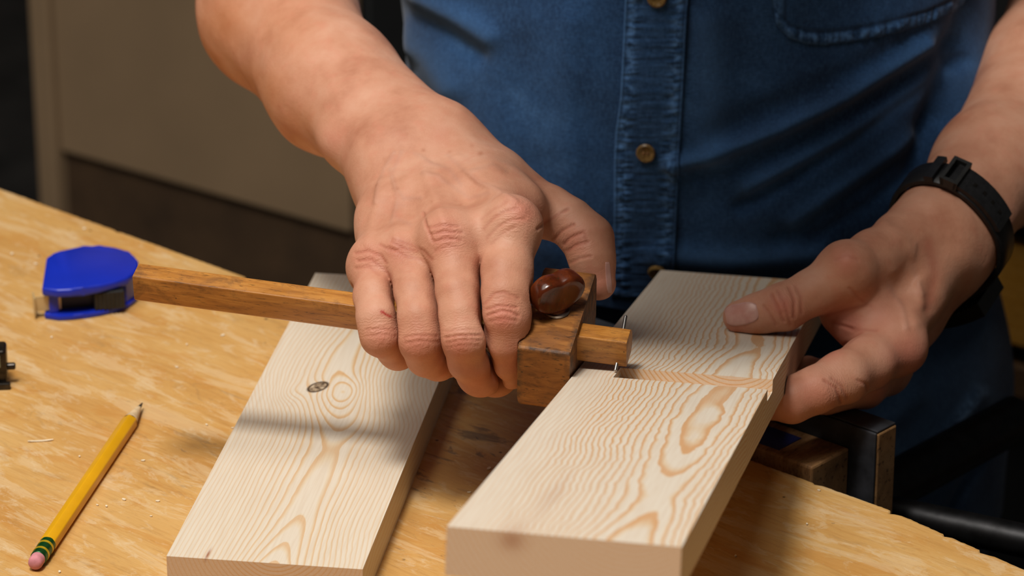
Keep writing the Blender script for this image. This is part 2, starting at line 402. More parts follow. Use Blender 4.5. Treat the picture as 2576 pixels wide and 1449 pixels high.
# ------------------------------------------------------------------ bench vise
SB = float((onz(2025, 1204, 0)-E0)@ED)
vis = empty('bench_vise'); vis.matrix_world = frame(ED, EN, ZZ, E0)
tag(vis, 'bench vise with a brown wooden block and a black lined jaw behind the bench edge', 'vise')
e0 = .0075
obj_bm('inner_block', box_bm(SB-.24, SB, e0+.0035, e0+.0335, -.11, .004, .0012), M_JAWWOOD, vis)
jaw = obj_bm('jaw', box_bm(SB-.26, SB+.0155, e0+.0355, e0+.0505, -.13, .0155, .001), M_JAWWOOD, vis)
obj_bm('jaw_lining', box_bm(SB-.262, SB+.0150, e0+.0337, e0+.0353, -.13, .0160, .0006), M_JAWBLK, jaw)
obj_bm('jaw_cap', box_bm(SB-.262, SB+.0150, e0+.0353, e0+.0500, .0157, .0168, .0004), M_JAWBLK, jaw)
qa = onz(1885, 1120, .005); s_a = float((qa-E0)@ED); n_a = float((qa-E0)@EN)
obj_bm('tape_strip', box_bm(s_a-.02, s_a+.013, e0+.008, e0+.026, .0041, .0045), M_BTAPE, vis)
def cyl(name, a, b, r, mat, parent=None, n=28, bev=.0, caps=True):
    a = np.asarray(a); b = np.asarray(b); L = np.linalg.norm(b-a)
    pr = [(0, 0), (r-bev, 0), (r, bev), (r, L-bev), (r-bev, L), (0, L)] if bev else [(0, 0), (r, 0), (r, L), (0, L)]
    bm = lathe_bm(pr, n); x, y, z = axes_z(b-a); bmesh.ops.transform(bm, matrix=frame(x, y, z, a), verts=bm.verts)
    return obj_bm(name, bm, mat, parent, True, 35)
inv = BENCH_M.inverted()
def to_bench(P): return np.array(inv @ Vector(P))
cyl('handle_bar', to_bench(onz(2190, 1278, -.045)), to_bench(onz(2760, 1400, -.045)), .0085, M_IRON, vis, bev=.002)
cyl('screw', to_bench(onz(2120, 1290, -.075)), to_bench(onz(2120, 1290, -.075)+EN*.16), .013, M_IRON, vis, bev=.002)

# ================================================================== pine boards
def sines(x, y, seed, n=7, f=1.0):
    r = np.random.default_rng(seed); o = 0
    for i in range(n):
        a = r.uniform(0, 6.28); fx, fy = r.normal(0, .5)*f, r.normal(0, .12)*f
        o = o + np.sin(x*fx+y*fy+a)/(1+i*.35)
    return o/2.2
def vn(x, y, sx, sy, seed):
    r = np.random.default_rng(seed).normal(0, 1, (64, 64)); u = x/sx+20; v = y/sy+5
    i = np.floor(u).astype(int); j = np.floor(v).astype(int); a = u-i; b = v-j; a = a*a*(3-2*a); b = b*b*(3-2*b)
    g = lambda p, q: r[p % 64, q % 64]
    return (g(i, j)*(1-a)+g(i+1, j)*a)*(1-b)+(g(i, j+1)*(1-a)+g(i+1, j+1)*a)*b
def G(x, y, cx, cy, sx, sy): return np.exp(-((x-cx)/sx)**2-((y-cy)/sy)**2)
def sst(t): t = np.clip(t, 0, 1); return t*t*(3-2*t)
def ring1(x, y, z):                       # mm
    x = x+.9*vn(x, y, 26, 45, 5)+.10*vn(x, y, 5, 6, 6)
    xc = 50-13*sst((y-140)/70)+4*sst((y-230)/90)
    h = np.where(y < 116, 17.5-5.5*((y-116)/116)**2, 17.5-5.0*sst((y-116)/55)) + .5*np.sin(y/19.0)
    r = np.sqrt((x-xc)**2+(h-z)**2)
    p = r/2.0
    p = p-2.6*G(x, y, 46, 187, 9, 17)-2.4*G(x, y, 18, 182, 7.5, 13)+1.0*G(x, y, 31, 190, 4.5, 7)
    return p+.10*vn(x, y, 12, 30, 9)
def ring2(x, y, z):
    x = x+.34*vn(x, y, 7, 8, 1)*sst(x/25)+1.0*vn(x, y, 30, 42, 2)+.13*vn(x, y, 3.5, 3.2, 4)*sst(x/30)
    hk = np.interp(y, [0, 30, 72, 110, 150, 200, 260, 320, 371, 430, 570], [28.4, 29.5, 30.7, 29.7, 28.2, 26.9, 27.2, 28.2, 29.6, 30.2, 31.5])
    x0 = np.interp(y, [0, 72, 200, 371, 570], [71, 70, 70, 72, 66])
    r = np.sqrt((x-x0)**2*np.where(x > x0, 1.7, 1.0)+(hk-z)**2)
    return r/2.0+.10*vn(x, y, 12, 25, 8)
def board(name, W, L, T, ringf, mat, M4, xs=None, ys=None, depth=None, knot=None, stain=None, nx=64, ny=240, contrast=None, eg=None):
    xs = np.linspace(0, W, nx) if xs is None else xs
    ys = np.linspace(0, L, ny) if ys is None else ys
    zs = np.linspace(0, 1, 9)
    depth = depth or (lambda x, y: np.zeros_like(x))
    VV, FF, EG = [], [], []; off = 0
    def grid(P, eg, flip):
        nonlocal off
        a, b = P.shape[:2]; VV.append(P.reshape(-1, 3)); EG.append(np.full(a*b, float(eg)) if np.isscalar(eg) else eg.ravel())
        i = (np.arange(a-1)[:, None]*b+np.arange(b-1)[None]).ravel()+off
        q = np.stack([i, i+b, i+b+1, i+1], 1); FF.append(q[:, ::-1] if flip else q); off += a*b
    X, Y = np.meshgrid(xs, ys, indexing='ij')
    dz = depth(X, Y)
    egt = np.zeros_like(X) if eg is None else eg(X, Y)
    grid(np.stack([X, Y, T-dz], -1), egt, False)
    grid(np.stack([X, Y, np.zeros_like(X)], -1), 0, True)
    for xv, fl in ((0.0, True), (W, False)):
        Yg, Zg = np.meshgrid(ys, zs, indexing='ij'); t = T-depth(np.full_like(Yg, xv), Yg)
        grid(np.stack([np.full_like(Yg, xv), Yg, t*Zg], -1), 0, fl)
    for yv, fl in ((0.0, False), (L, True)):
        Xg, Zg = np.meshgrid(xs, zs, indexing='ij')
        grid(np.stack([Xg, np.full_like(Xg, yv), T*Zg], -1), 1, fl)
    V = np.concatenate(VV); Fc = np.concatenate(FF)
    o = obj_np(name, V, Fc, mat, None, smooth=False); o.matrix_world = M4
    x, y, z = V[:, 0]*1000, V[:, 1]*1000, (V[:, 2]-T)*1000
    attr(o, 'ring', ringf(x, y, z)+50); attr(o, 'contrast', contrast(x, y, z)); attr(o, 'endgrain', np.concatenate(EG))
    attr(o, 'knot', knot(x, y, z) if knot else np.zeros(len(V))); attr(o, 'stain', stain(x, y, z) if stain else np.zeros(len(V)))
    return o
W_B, T_B = .089, .019
L1 = .3358
b1o = board('pine_board', W_B, L1, T_B, ring1, M_PINE1, Matrix.Identity(4), nx=90, ny=300,
            knot=lambda x, y, z: sst(1.6-1.25*np.sqrt(((x-30.7)/5.0)**2+((y-189.6-.5*(x-30))/6.6)**2)),
            contrast=lambda x, y, z: .45+.55*np.exp(-((x-46)/26)**2),
            stain=lambda x, y, z: 1.7*G(x, y, 18, 4, .6, 5)*(z > -1))
tag(b1o, 'knotty pale pine board lying flat on the bench beside the pencil', 'board')
# tilted board with a stopped housing cut across it
B2O = np.array([0.1587, -0.1885, 0.1388])
B2M = np.array([[0.9990, 0.0439, 0.0101], [-0.0450, 0.9768, 0.2093], [-0.0007, -0.2096, 0.9778]])
def b2(x, y, z): return B2O + B2M@np.array([x, y, z])
L2 = .565; DX0, DY0, DY1, DD = .0183, .2857, .3072, .0058
e = .00012
xs2 = np.sort(np.concatenate([np.linspace(0, W_B, 110), [DX0-e, DX0+e]]))
ys2 = np.sort(np.concatenate([np.linspace(0, L2, 520), [DY0-e, DY0+e, DY1-e, DY1+e], DY0+np.linspace(0, DY1-DY0, 9)[1:-1]]))
def dado(x, y):
    return DD*((x > DX0) & (y > DY0) & (y < DY1)).astype(float)
o_ = B2O - B2M[:, 2]*T_B
b2o = board('pine_board', W_B, L2, T_B, ring2, M_PINE2, frame(B2M[:, 0], B2M[:, 1], B2M[:, 2], o_), xs2, ys2, dado,
            contrast=lambda x, y, z: np.where(y < .01, .75, .30+.70*sst((x-6)/20)), eg=lambda X, Y: 1.0*((np.abs(Y-DY1) < 1.2*e) & (X > DX0)),
            stain=lambda x, y, z: .9*G(x, z, 25, -3, 5, 4)*np.exp(-np.maximum(y, 0)/12)+.30*G(x, y, 30, 60, 3.0, 32))
tag(b2o, 'pine board with a stopped groove cut across it, held under the thumb', 'board')

# ================================================================== marking gauge
GR = math.radians(27); tl = .058
gx = B2M@np.array([1, 0, -tl]); gx /= np.linalg.norm(gx)
gz0 = B2M@np.array([0, -math.sin(GR), math.cos(GR)]); gz = gz0-gx*(gz0@gx); gz /= np.linalg.norm(gz); gy = np.cross(gz, gx)
GO = b2(0, .301, .0133)
gauge = empty('marking_gauge'); gauge.matrix_world = frame(gx, gy, gz, GO)
tag(gauge, 'old brown wooden marking gauge held against the edge of the grooved board', 'marking gauge')
XF = Matrix(((0, 0, 1, 0), (1, 0, 0, 0), (0, 1, 0, 0), (0, 0, 0, 1)))   # prism (a,b,h) -> gauge (h,a,b)
def gprism(name, poly, h0, h1, bev, mat, seg=3, smooth=True, ang=40):
    bm = prism_bm(poly, h0, h1, bev, seg); bmesh.ops.transform(bm, matrix=XF, verts=bm.verts)
    return obj_bm(name, bm, mat, gauge, smooth, ang)
hs = .0078
stem_poly = [(-hs, -hs+.002), (-hs, hs-.0005), (-hs+.0005, hs), (hs-.0055, hs), (hs-.0012, hs-.0035), (hs, hs-.0075), (hs, -hs+.003), (hs-.003, -hs), (-hs+.002, -hs)]
gprism('beam', stem_poly, -.2125, .0228, .00035, M_STEM, 2, True, 18)
def rrect(u0, u1, v0, v1, rad):
    """rad = (u0v1, u0v0, u1v0, u1v1) corner radii, counter-clockwise polygon from u0v1 downwards"""
    pts = []
    for (cx, cy, a0), r in zip(((u0, v1, 90), (u0, v0, 180), (u1, v0, 270), (u1, v1, 0)), rad):
        ox = cx+r if cx == u0 else cx-r; oy = cy+r if cy == v0 else cy-r
        for k in range(6):
            a = math.radians(a0+90*k/5); pts.append((ox+r*math.cos(a), oy+r*math.sin(a)))
    return pts
stock_poly = rrect(-.0255, .0395, -.026, .0112, (.0016, .0075, .010, .006))
gprism('stock', stock_poly, -.0245, -.0002, .0007, M_HEAD)
# thumb screw standing on the stock: metal washer, neck, two-lobed grip
su = .0045; sxx = -.0125
ts = empty('thumb_screw'); ts.parent = gauge; ts.location = (sxx, su, .0112)
w_ = obj_bm('washer', lathe_bm([(0, 0), (.0062, 0), (.0064, .0006), (.0060, .0014), (.0035, .0018), (0, .0018)], 28), M_STEEL, ts, True, 40)
n_ = obj_bm('neck', lathe_bm([(0, .0008), (.0050, .0008), (.0048, .0018), (.0046, .0030), (.0050, .0045), (0, .0045)], 28), M_KNOB, ts, True, 50)
NK = 96; ok_ = []
for k in range(NK):                                   # two-lobed outline seen from the front
    a = 2*math.pi*k/NK; c, q_ = math.cos(a), math.sin(a)
    r = .0116*(1+.10*math.cos(2*a)) - .0021*math.exp(-((a-math.pi/2)/.42)**2)
    ok_.append((r*c*1.06, r*q_*.92))
rows_ = [(.0, -.0050), (.60, -.0051), (.80, -.0050), (.90, -.0046), (.965, -.0038), (.995, -.0026), (1.0, -.001), (1.0, .001), (.995, .0026), (.965, .0038), (.90, .0046), (.80, .0050), (.60, .0051), (.0, .0050)]
bm = bmesh.new(); vr = []
for sc_, z_ in rows_:
    vr.append([bm.verts.new((0, 0, z_))] if sc_ == 0 else [bm.verts.new((x_*sc_, y_*sc_, z_)) for x_, y_ in ok_])
for A_r, B_r in zip(vr, vr[1:]):
    for k in range(NK):
        j_ = (k+1) % NK
        if len(A_r) == 1: bm.faces.new((A_r[0], B_r[j_], B_r[k]))
        elif len(B_r) == 1: bm.faces.new((A_r[k], A_r[j_], B_r[0]))
        else: bm.faces.new((A_r[k], A_r[j_], B_r[j_], B_r[k]))
view_n = RT*.51-UP*.73-FW*.46                                  # broad face of the grip looks down and to the right
kn_ = np.array([view_n@gx, view_n@gy, 0.0]); kn_ /= np.linalg.norm(kn_)
ks = np.array([0, 0, 1.0]); ke = np.cross(ks, kn_)
bmesh.ops.transform(bm, matrix=frame(ke, ks, kn_, (0, 0, .0116)), verts=bm.verts)
obj_bm('grip', bm, M_KNOB, ts, True, 75)
gi = gauge.matrix_world.inverted()
def to_g(P): return np.array(gi @ Vector(P))
pc = np.array([.0187, .301, .0121])
for tip, st in ((np.array([.0176, .2950, .0010]), .35), (np.array([.0196, .3065, .0250]), .5)):
    a = b2(*(pc+(tip-pc)*st)); bq = b2(*tip)
    cyl('pin', to_g(a), to_g(bq), .00085, M_STEEL, gauge, 12, .0003)

# ================================================================== pencil
pa, pb = onz(86, 1420, .0038), onz(358, 1014, .0034)
px_, py_, pz_ = axes_z(pb-pa); PL = np.linalg.norm(pb-pa)
pen = empty('pencil'); pen.matrix_world = frame(px_, py_, pz_, pa)
tag(pen, 'yellow hexagonal pencil with green ferrule and pink eraser lying on the bench', 'pencil')
hexa = [(.00365/math.cos(math.pi/6)*math.cos(math.pi/3*k+math.pi/6), .00365/math.cos(math.pi/6)*math.sin(math.pi/3*k+math.pi/6)) for k in range(6)]
obj_bm('eraser', lathe_bm([(0, -.0004), (.0022, -.0002), (.0031, .0008), (.0034, .0022), (.0034, .0075)], 28), M_ERAS, pen, True, 60)
fer = obj_bm('ferrule', lathe_bm([(.00345, .0058)]+[(.0037+.00012*(k % 2), .0060+.0150*k/24) for k in range(25)]+[(.0034, .0212)], 32), M_FERR, pen, True, 60)
for z0 in (.0095, .0158):
    obj_bm('band', lathe_bm([(.0036, z0), (.00395, z0+.0002), (.00395, z0+.0015), (.0036, z0+.0017)], 32), M_FERRY, fer, True, 60)
obj_bm('barrel', prism_bm(hexa, .0205, PL-.0225, .0005, 2), M_YEL, pen, True, 30)
obj_bm('sharpened_tip', lathe_bm([(.0038, PL-.0226), (.0012, PL-.0062), (0, PL-.0061)], 24), M_CEDAR, pen, True, 60)
obj_bm('lead', lathe_bm([(.00122, PL-.0063), (.0003, PL), (0, PL+.0002)], 16), M_LEAD, pen, True, 60)

# ================================================================== tape measure
TZ = .0185
def tp(px, py): return onz(px, py, TZ)[:2]
fl = tp(105, 724); fr_ = tp(292, 709)
ux = fr_-fl; ux /= np.linalg.norm(ux); uy = np.array([-ux[1], ux[0]])
tm = empty('tape_measure'); tm.matrix_world = frame((*ux, 0), (*uy, 0), ZZ, (fl[0], fl[1], 0))
tag(tm, 'small blue plastic tape measure with a black lock lying on the bench', 'tape measure')
tout = [(105, 724), (143, 729), (180, 727), (209, 723), (250, 717), (292, 707), (322, 697), (340, 684), (349, 668), (348, 654), (338, 642), (324, 633), (308, 626), (290, 621), (270, 618), (250, 617), (232, 617), (210, 618.5), (190, 621), (168, 626), (150, 632), (134, 638), (122, 643), (116, 648)]
TO = np.array([[(tp(*q)-fl)@ux, (tp(*q)-fl)@uy] for q in tout]); TCn = TO.mean(0)
Wt = TO[:, 0].max(); Ht = TO[:, 1].max()
def dshape(ins=0.0): return [tuple(q) for q in TCn+(TO-TCn)*(1-ins)]
obj_bm('top_shell', prism_bm(dshape(), .0135, TZ, .0014, 3), M_BLUE, tm, True, 40)
obj_bm('bottom_shell', prism_bm(dshape(.02), .0, .0030, .0009, 2), M_BLUE, tm, True, 40)
core = [(max(x, .010), max(y, .0085) if x < Wt*.80 else y) for x, y in dshape(.07)]
obj_bm('reel_housing', prism_bm(core, .0028, .0137, .0), M_BLUE, tm, True, 30)
obj_bm('front_post', box_bm(.0035, .0085, .0006, .0085, .0028, .0137, .0006), M_BLUE, tm)
lk = empty('lock_slider'); lk.parent = tm
obj_bm('slider_body', box_bm(Wt*.50, Wt*.80, -.0006, .0085, .0030, .0133, .0008), M_BLACKP, lk)
for k in range(7):
    x = Wt*.51+k*Wt*.041; obj_bm('rib', box_bm(x, x+.0010, -.0013, .0006, .0034, .0129, .0002), M_BLACKP, lk)
obj_bm('slot_plate', box_bm(.0088, Wt*.50, .0058, .0074, .0030, .0135), M_BLACKP, tm)
hk = obj_bm('end_hook', box_bm(-.0046, -.0038, .0004, .0100, .0022, .0125, .0003), M_TAPE, tm)
obj_bm('blade', box_bm(-.0040, .010, .0030, .0036, .0040, .0120), M_TAPE, tm)

# ================================================================== small metal tool cut by the frame
tq = onz(8, 968, 0.0)
tool = empty('metal_tool'); tool.matrix_world = frame((math.cos(.25), math.sin(.25), 0), (-math.sin(.25), math.cos(.25), 0), ZZ, tq)
tag(tool, 'small dark metal clamp block with a protruding round screw on the bench', 'tool')
obj_bm('body', box_bm(-.055, .0026, -.004, .010, .0, .0205, .0018, 3), M_TOOL, tool, True, 35)
obj_bm('bright_plate', box_bm(-.050, -.0004, -.0046, -.0038, .0115, .0185, .0004), M_TOOLLT, tool)
cyl('screw_knob', (.002, .001, .0098), (.0068, .001, .0098), .0019, M_TOOL, tool, 20, .0006)
obj_bm('foot', box_bm(-.055, .0040, -.007, -.0035, .0, .0035, .0006), M_TOOL, tool)

# ================================================================== shavings and specks on the bench
def chip(px, py, l, w, t, rot, label, group=None, curl=0.0):
    P = onz(px, py, 0.0); n = 7; Vc, Fq = [], []
    for k in range(n):
        u = k/(n-1)-.5; ww = w*(1-abs(2*u)**3*.6)
        zc = .0002+curl*(4*u*u)
        for sy in (-.5, .5):
            for dz in (0, t): Vc.append((u*l, sy*ww, zc+dz))
    for k in range(n-1):
        a = 4*k; b_ = a+4
        Fq += [(a, b_, b_+1, a+1), (a+2, a+3, b_+3, b_+2), (a+1, b_+1, b_+3, a+3), (a, a+2, b_+2, b_)]
    Fq += [(0, 1, 3, 2), (4*n-4, 4*n-2, 4*n-1, 4*n-3)]
    o = obj_np('wood_shaving', np.array(Vc), Fq, M_CHIP, None, False); o.location = P; o.rotation_euler = (0, 0, rot)
    return tag(o, label, 'shaving', group)
chip(102, 1111, .0125, .0012, .0004, .30, 'long thin pale wood sliver lying between the pencil and bench corner', curl=.0004)
spk = [(312, 1258, 2.2), (268, 1275, 1.6), (360, 1160, 2.0), (150, 1440, 1.8), (397, 1262, 2.0), (245, 1272, 1.3), (200, 1150, 1.4), (380, 1300, 1.2),
       (30, 640, 2.4), (90, 665, 2.2), (212, 577, 2.6), (130, 850, 1.8), (445, 925, 1.8), (560, 845, 2.6), (470, 868, 1.6), (520, 1070, 1.6),
       (585, 1078, 1.3), (1230, 1180, 2.8), (1180, 1240, 1.8), (2060, 1235, 1.6), (1850, 1400, 1.6), (2030, 1320, 1.5)]
for px, py, l in spk:
    where = ('behind the blue tape measure' if py < 700 else 'beside the vise' if px > 1800 else 'between the two pine boards' if px > 1000
             else 'beside the pencil barrel' if px < 420 and py > 1100 else 'between the tape measure and the knotty board')
    chip(px, py, l*.001, l*.0006, .0004, random.uniform(-1.5, 1.5), 'tiny pale wood speck on the bench '+where, 'wood specks on the bench', .0001)

# ================================================================== the man: implicit-surface body
def seg(p, a, b, ra, rb):
    ba = b-a; pa_ = p-a; h = np.clip((pa_@ba)/(ba@ba), 0, 1).astype(np.float32)
    q = pa_-h[:, None]*ba
    return np.sqrt(np.einsum('ij,ij->i', q, q))-(ra+(rb-ra)*h)
def smin(a, b, k):
    h = np.maximum(k-np.abs(a-b), 0)/k
    return np.minimum(a, b)-h*h*k*.25
def chain_d(p, ch, k):
    d = None
    for (a, ra), (b, rb) in zip(ch, ch[1:]):
        s = seg(p, a, b, ra, rb); d = s if d is None else smin(d, s, k)
    return d
def CH(*pts): return [(at(x, y, D).astype(np.float32), np.float32(r*.001)) for x, y, D, r in pts]
def polygonize(sdf, lo, hi, h, blk=8):
    """sparse surface nets: only blocks near the surface are sampled finely"""
    lo = np.asarray(lo, np.float32); B = h*blk; nb = np.ceil((np.asarray(hi)-lo)/B).astype(int)
    g = np.stack(np.meshgrid(*[np.arange(n) for n in nb], indexing='ij'), -1).reshape(-1, 3)
    c = lo+(g+.5).astype(np.float32)*B; keep = []
    for i in range(0, len(c), 200000): keep.append(np.abs(sdf(c[i:i+200000].astype(np.float32))) < B*1.05)
    g = g[np.concatenate(keep)]
    q8 = g//6; g = g[np.lexsort((g[:, 2], g[:, 1], g[:, 0], q8[:, 2], q8[:, 1], q8[:, 0]))]      # compact batches
    loc = np.stack(np.meshgrid(*[np.arange(blk+1)]*3, indexing='ij'), -1).reshape(-1, 3)
    cells, verts = [], []; quads = [[], [], []]
    n1 = blk+1
    S = (nb*blk+4).astype(np.int64)
    key = lambda ijk: (ijk[..., 0].astype(np.int64)*S[1]+ijk[..., 1])*S[2]+ijk[..., 2]
    corner = np.array([[i, j, k] for i in (0, 1) for j in (0, 1) for k in (0, 1)])
    edges = [(a, b) for a in range(8) for b in range(a+1, 8) if np.abs(corner[a]-corner[b]).sum() == 1]
    EQ = []
    for i in range(0, len(g), 100):
        gb = g[i:i+100]; idx = gb[:, None, :]*blk+loc[None]
        P = (lo+idx*np.float32(h)).reshape(-1, 3).astype(np.float32)
        v = sdf(P).reshape(len(gb), n1, n1, n1)
        s = v < 0
        cv = np.stack([v[:, a:a+blk, b:b+blk, c_:c_+blk] for a, b, c_ in corner], -1)
        cs = cv < 0; act = cs.any(-1) & ~cs.all(-1)
        w = np.argwhere(act)
        if len(w):
            cva = cv[act]; acc = np.zeros((len(w), 3), np.float32); cnt = np.zeros(len(w), np.float32)
            for a, b in edges:
                va, vb = cva[:, a], cva[:, b]; cr = (va < 0) != (vb < 0)
                t = np.where(cr, va/np.where(cr, va-vb, 1), 0)
                acc += np.where(cr[:, None], corner[a]+t[:, None]*(corner[b]-corner[a]), 0); cnt += cr
            ci = gb[w[:, 0]]*blk+w[:, 1:]
            cells.append(key(ci+1)); verts.append(lo+(ci+acc/cnt[:, None])*np.float32(h))
        for ax in range(3):
            sl0 = [slice(None)]+[slice(0, blk)]*3; sl1 = list(sl0); sl1[ax+1] = slice(1, blk+1)
            a = s[tuple(sl0)]; b = s[tuple(sl1)]; e_ = np.argwhere(a != b)
            if len(e_):
                gi_ = gb[e_[:, 0]]*blk+e_[:, 1:]; EQ.append((ax, gi_, a[a != b]))
    cells = np.concatenate(cells); verts = np.concatenate(verts)
    o = np.argsort(cells); cells = cells[o]; verts = verts[o]
    F_ = []
    for ax, gi_, ins in EQ:
        u, w = [(1, 2), (2, 0), (0, 1)][ax]
        du = np.zeros(3, int); du[u] = 1; dw = np.zeros(3, int); dw[w] = 1
        q = np.stack([key(gi_+1-du-dw), key(gi_+1-dw), key(gi_+1), key(gi_+1-du)], 1)
        r = np.searchsorted(cells, q); r = np.clip(r, 0, len(cells)-1); ok = (cells[r] == q).all(1)
        r = r[ok]; ii = ins[ok]; r[~ii] = r[~ii][:, ::-1]; F_.append(r)
    return verts, np.concatenate(F_)
def grad(sdf, P, e=4e-4, mag=False):
    P = P.astype(np.float32); o = np.stack([sdf(P+np.eye(3, dtype=np.float32)[i]*e)-sdf(P-np.eye(3, dtype=np.float32)[i]*e) for i in range(3)], 1)
    L_ = np.linalg.norm(o, axis=1)
    return (o/np.maximum(L_, 1e-9)[:, None], L_/(2*e)) if mag else o/np.maximum(L_, 1e-9)[:, None]
def pldist(Q, pl):
    """pixel distance from points Q to a polyline"""
    d = np.full(len(Q), 1e9)
    for a, b in zip(pl, pl[1:]):
        a = np.asarray(a, float); b = np.asarray(b, float); ba = b-a
        h = np.clip(((Q-a)@ba)/(ba@ba), 0, 1); d = np.minimum(d, np.linalg.norm(Q-a-h[:, None]*ba, axis=1))
    return d

# ---- right hand (on the gauge): finger joints as knuckle, middle joint, end joint, tip
RHF = [CH((1290, 585, 1.566, 11.8), (1271, 690, 1.552, 12.0), (1269, 745, 1.546, 12.0), (1266, 795, 1.543, 11.8), (1266, 850, 1.547, 11.0), (1273, 895, 1.555, 10.4), (1282, 930, 1.566, 9.4)),
       CH((1132, 620, 1.569, 12.0), (1150, 690, 1.557, 11.0), (1155, 740, 1.550, 10.9), (1163, 795, 1.545, 10.9), (1171, 850, 1.542, 11.0), (1186, 902, 1.551, 10.7), (1208, 938, 1.562, 10.4), (1248, 944, 1.578, 9.4), (1274, 936, 1.590, 8.0)),
       CH((1022, 655, 1.579, 11.2), (1040, 710, 1.565, 10.4), (1046, 745, 1.559, 10.3), (1053, 800, 1.552, 10.2), (1060, 852, 1.550, 10.4), (1076, 893, 1.558, 9.8), (1102, 904, 1.568, 9.2), (1142, 904, 1.588, 8.2)),
       CH((944, 676, 1.583, 10.2), (944, 745, 1.566, 9.5), (952, 800, 1.557, 9.3), (960, 845, 1.556, 9.2), (1000, 882, 1.572, 8.4), (1048, 884, 1.592, 7.2))]
RHT = CH((1136, 378, 1.662, 14.5), (1255, 452, 1.640, 13.2), (1382, 535, 1.620, 12.0), (1435, 560, 1.614, 10.8), (1478, 602, 1.610, 11.6), (1490, 655, 1.606, 9.9), (1506, 712, 1.604, 8.2))
RHM = [CH((1092, 372, 1.652, 14), (1212, 480, 1.604, 12.5), (1288, 578, 1.567, 11.6)), CH((1050, 380, 1.648, 14), (1098, 500, 1.606, 13.0), (1130, 612, 1.569, 12)),
       CH((1014, 400, 1.644, 13), (1020, 530, 1.609, 12.8), (1018, 650, 1.581, 11.4)), CH((985, 425, 1.640, 12), (966, 550, 1.610, 11.8), (948, 668, 1.585, 10.6))]
RHP = [CH((985, 470, 1.657, 14), (990, 620, 1.614, 14)), CH((1150, 450, 1.668, 15), (1290, 560, 1.636, 13)), CH((1060, 470, 1.668, 15), (1120, 600, 1.625, 14)),
       CH((1165, 410, 1.648, 12), (1240, 455, 1.626, 12.8), (1312, 520, 1.600, 12)),                        # muscle between thumb and index
       CH((1252, 588, 1.570, 10.5), (1180, 606, 1.571, 10.5)), CH((1098, 630, 1.577, 10), (1060, 650, 1.581, 10)), CH((1000, 662, 1.586, 9.5), (970, 674, 1.588, 9.2)),
       CH((1222, 618, 1.571, 8.5), (1185, 632, 1.572, 8.5)), CH((1108, 660, 1.577, 8.5), (1065, 676, 1.581, 8.5)), CH((1005, 686, 1.586, 8), (968, 694, 1.587, 8))]
RHA = [CH((982, 398, 1.648, 17.5), (910, 306, 1.684, 20.5), (838, 222, 1.72, 27)), CH((1092, 352, 1.656, 18), (850, 214, 1.722, 29)), CH((838, 222, 1.72, 31.5), (697, 30, 1.79, 38), (655, -150, 1.88, 42), (640, -260, 1.95, 46))]
# ---- left hand (on the board end)
LHF = [CH((2250, 868, 1.662, 13.0), (2185, 912, 1.643, 12.6), (2118, 950, 1.628, 12.4), (2050, 982, 1.620, 10.8), (1993, 1006, 1.618, 10.4), (1925, 1014, 1.630, 8.6)),
       CH((2225, 930, 1.690, 12.4), (2172, 968, 1.664, 11.2), (2075, 988, 1.652, 10), (2000, 975, 1.664, 8.5)),
       CH((2225, 925, 1.715, 12.0), (2150, 955, 1.692, 10.6), (2065, 955, 1.684, 9.4), (2030, 935, 1.70, 8))]
LHT = CH((2262, 612, 1.684, 14.5), (2195, 650, 1.668, 13.0), (2122, 690, 1.656, 12.6), (2045, 735, 1.653, 10.6), (1972, 772, 1.652, 11.0), (1905, 790, 1.655, 9.3), (1860, 798, 1.658, 8.2))
LHM = [CH((2345, 620, 1.702, 15), (2300, 745, 1.682, 13.6), (2250, 868, 1.662, 12.4)), CH((2362, 640, 1.716, 15), (2300, 800, 1.706, 13.5), (2228, 925, 1.690, 12)),
       CH((2370, 650, 1.728, 15), (2300, 800, 1.728, 13.5), (2228, 920, 1.715, 12))]
LHP = [CH((2100, 800, 1.669, 5.5), (2150, 824, 1.668, 7), (2188, 842, 1.664, 8)), CH((2158, 715, 1.666, 10), (2218, 812, 1.666, 10.5)), CH((2112, 762, 1.668, 7), (2185, 832, 1.664, 8.5)), CH((2250, 680, 1.69, 15), (2240, 800, 1.69, 13))]
LHA = [CH((2330, 575, 1.700, 18), (2480, 412, 1.762, 25)), CH((2400, 635, 1.708, 18), (2512, 440, 1.765, 25)), CH((2496, 425, 1.763, 27.5), (2642, 195, 1.85, 36), (2752, -40, 1.95, 42), (2800, -170, 2.02, 46))]

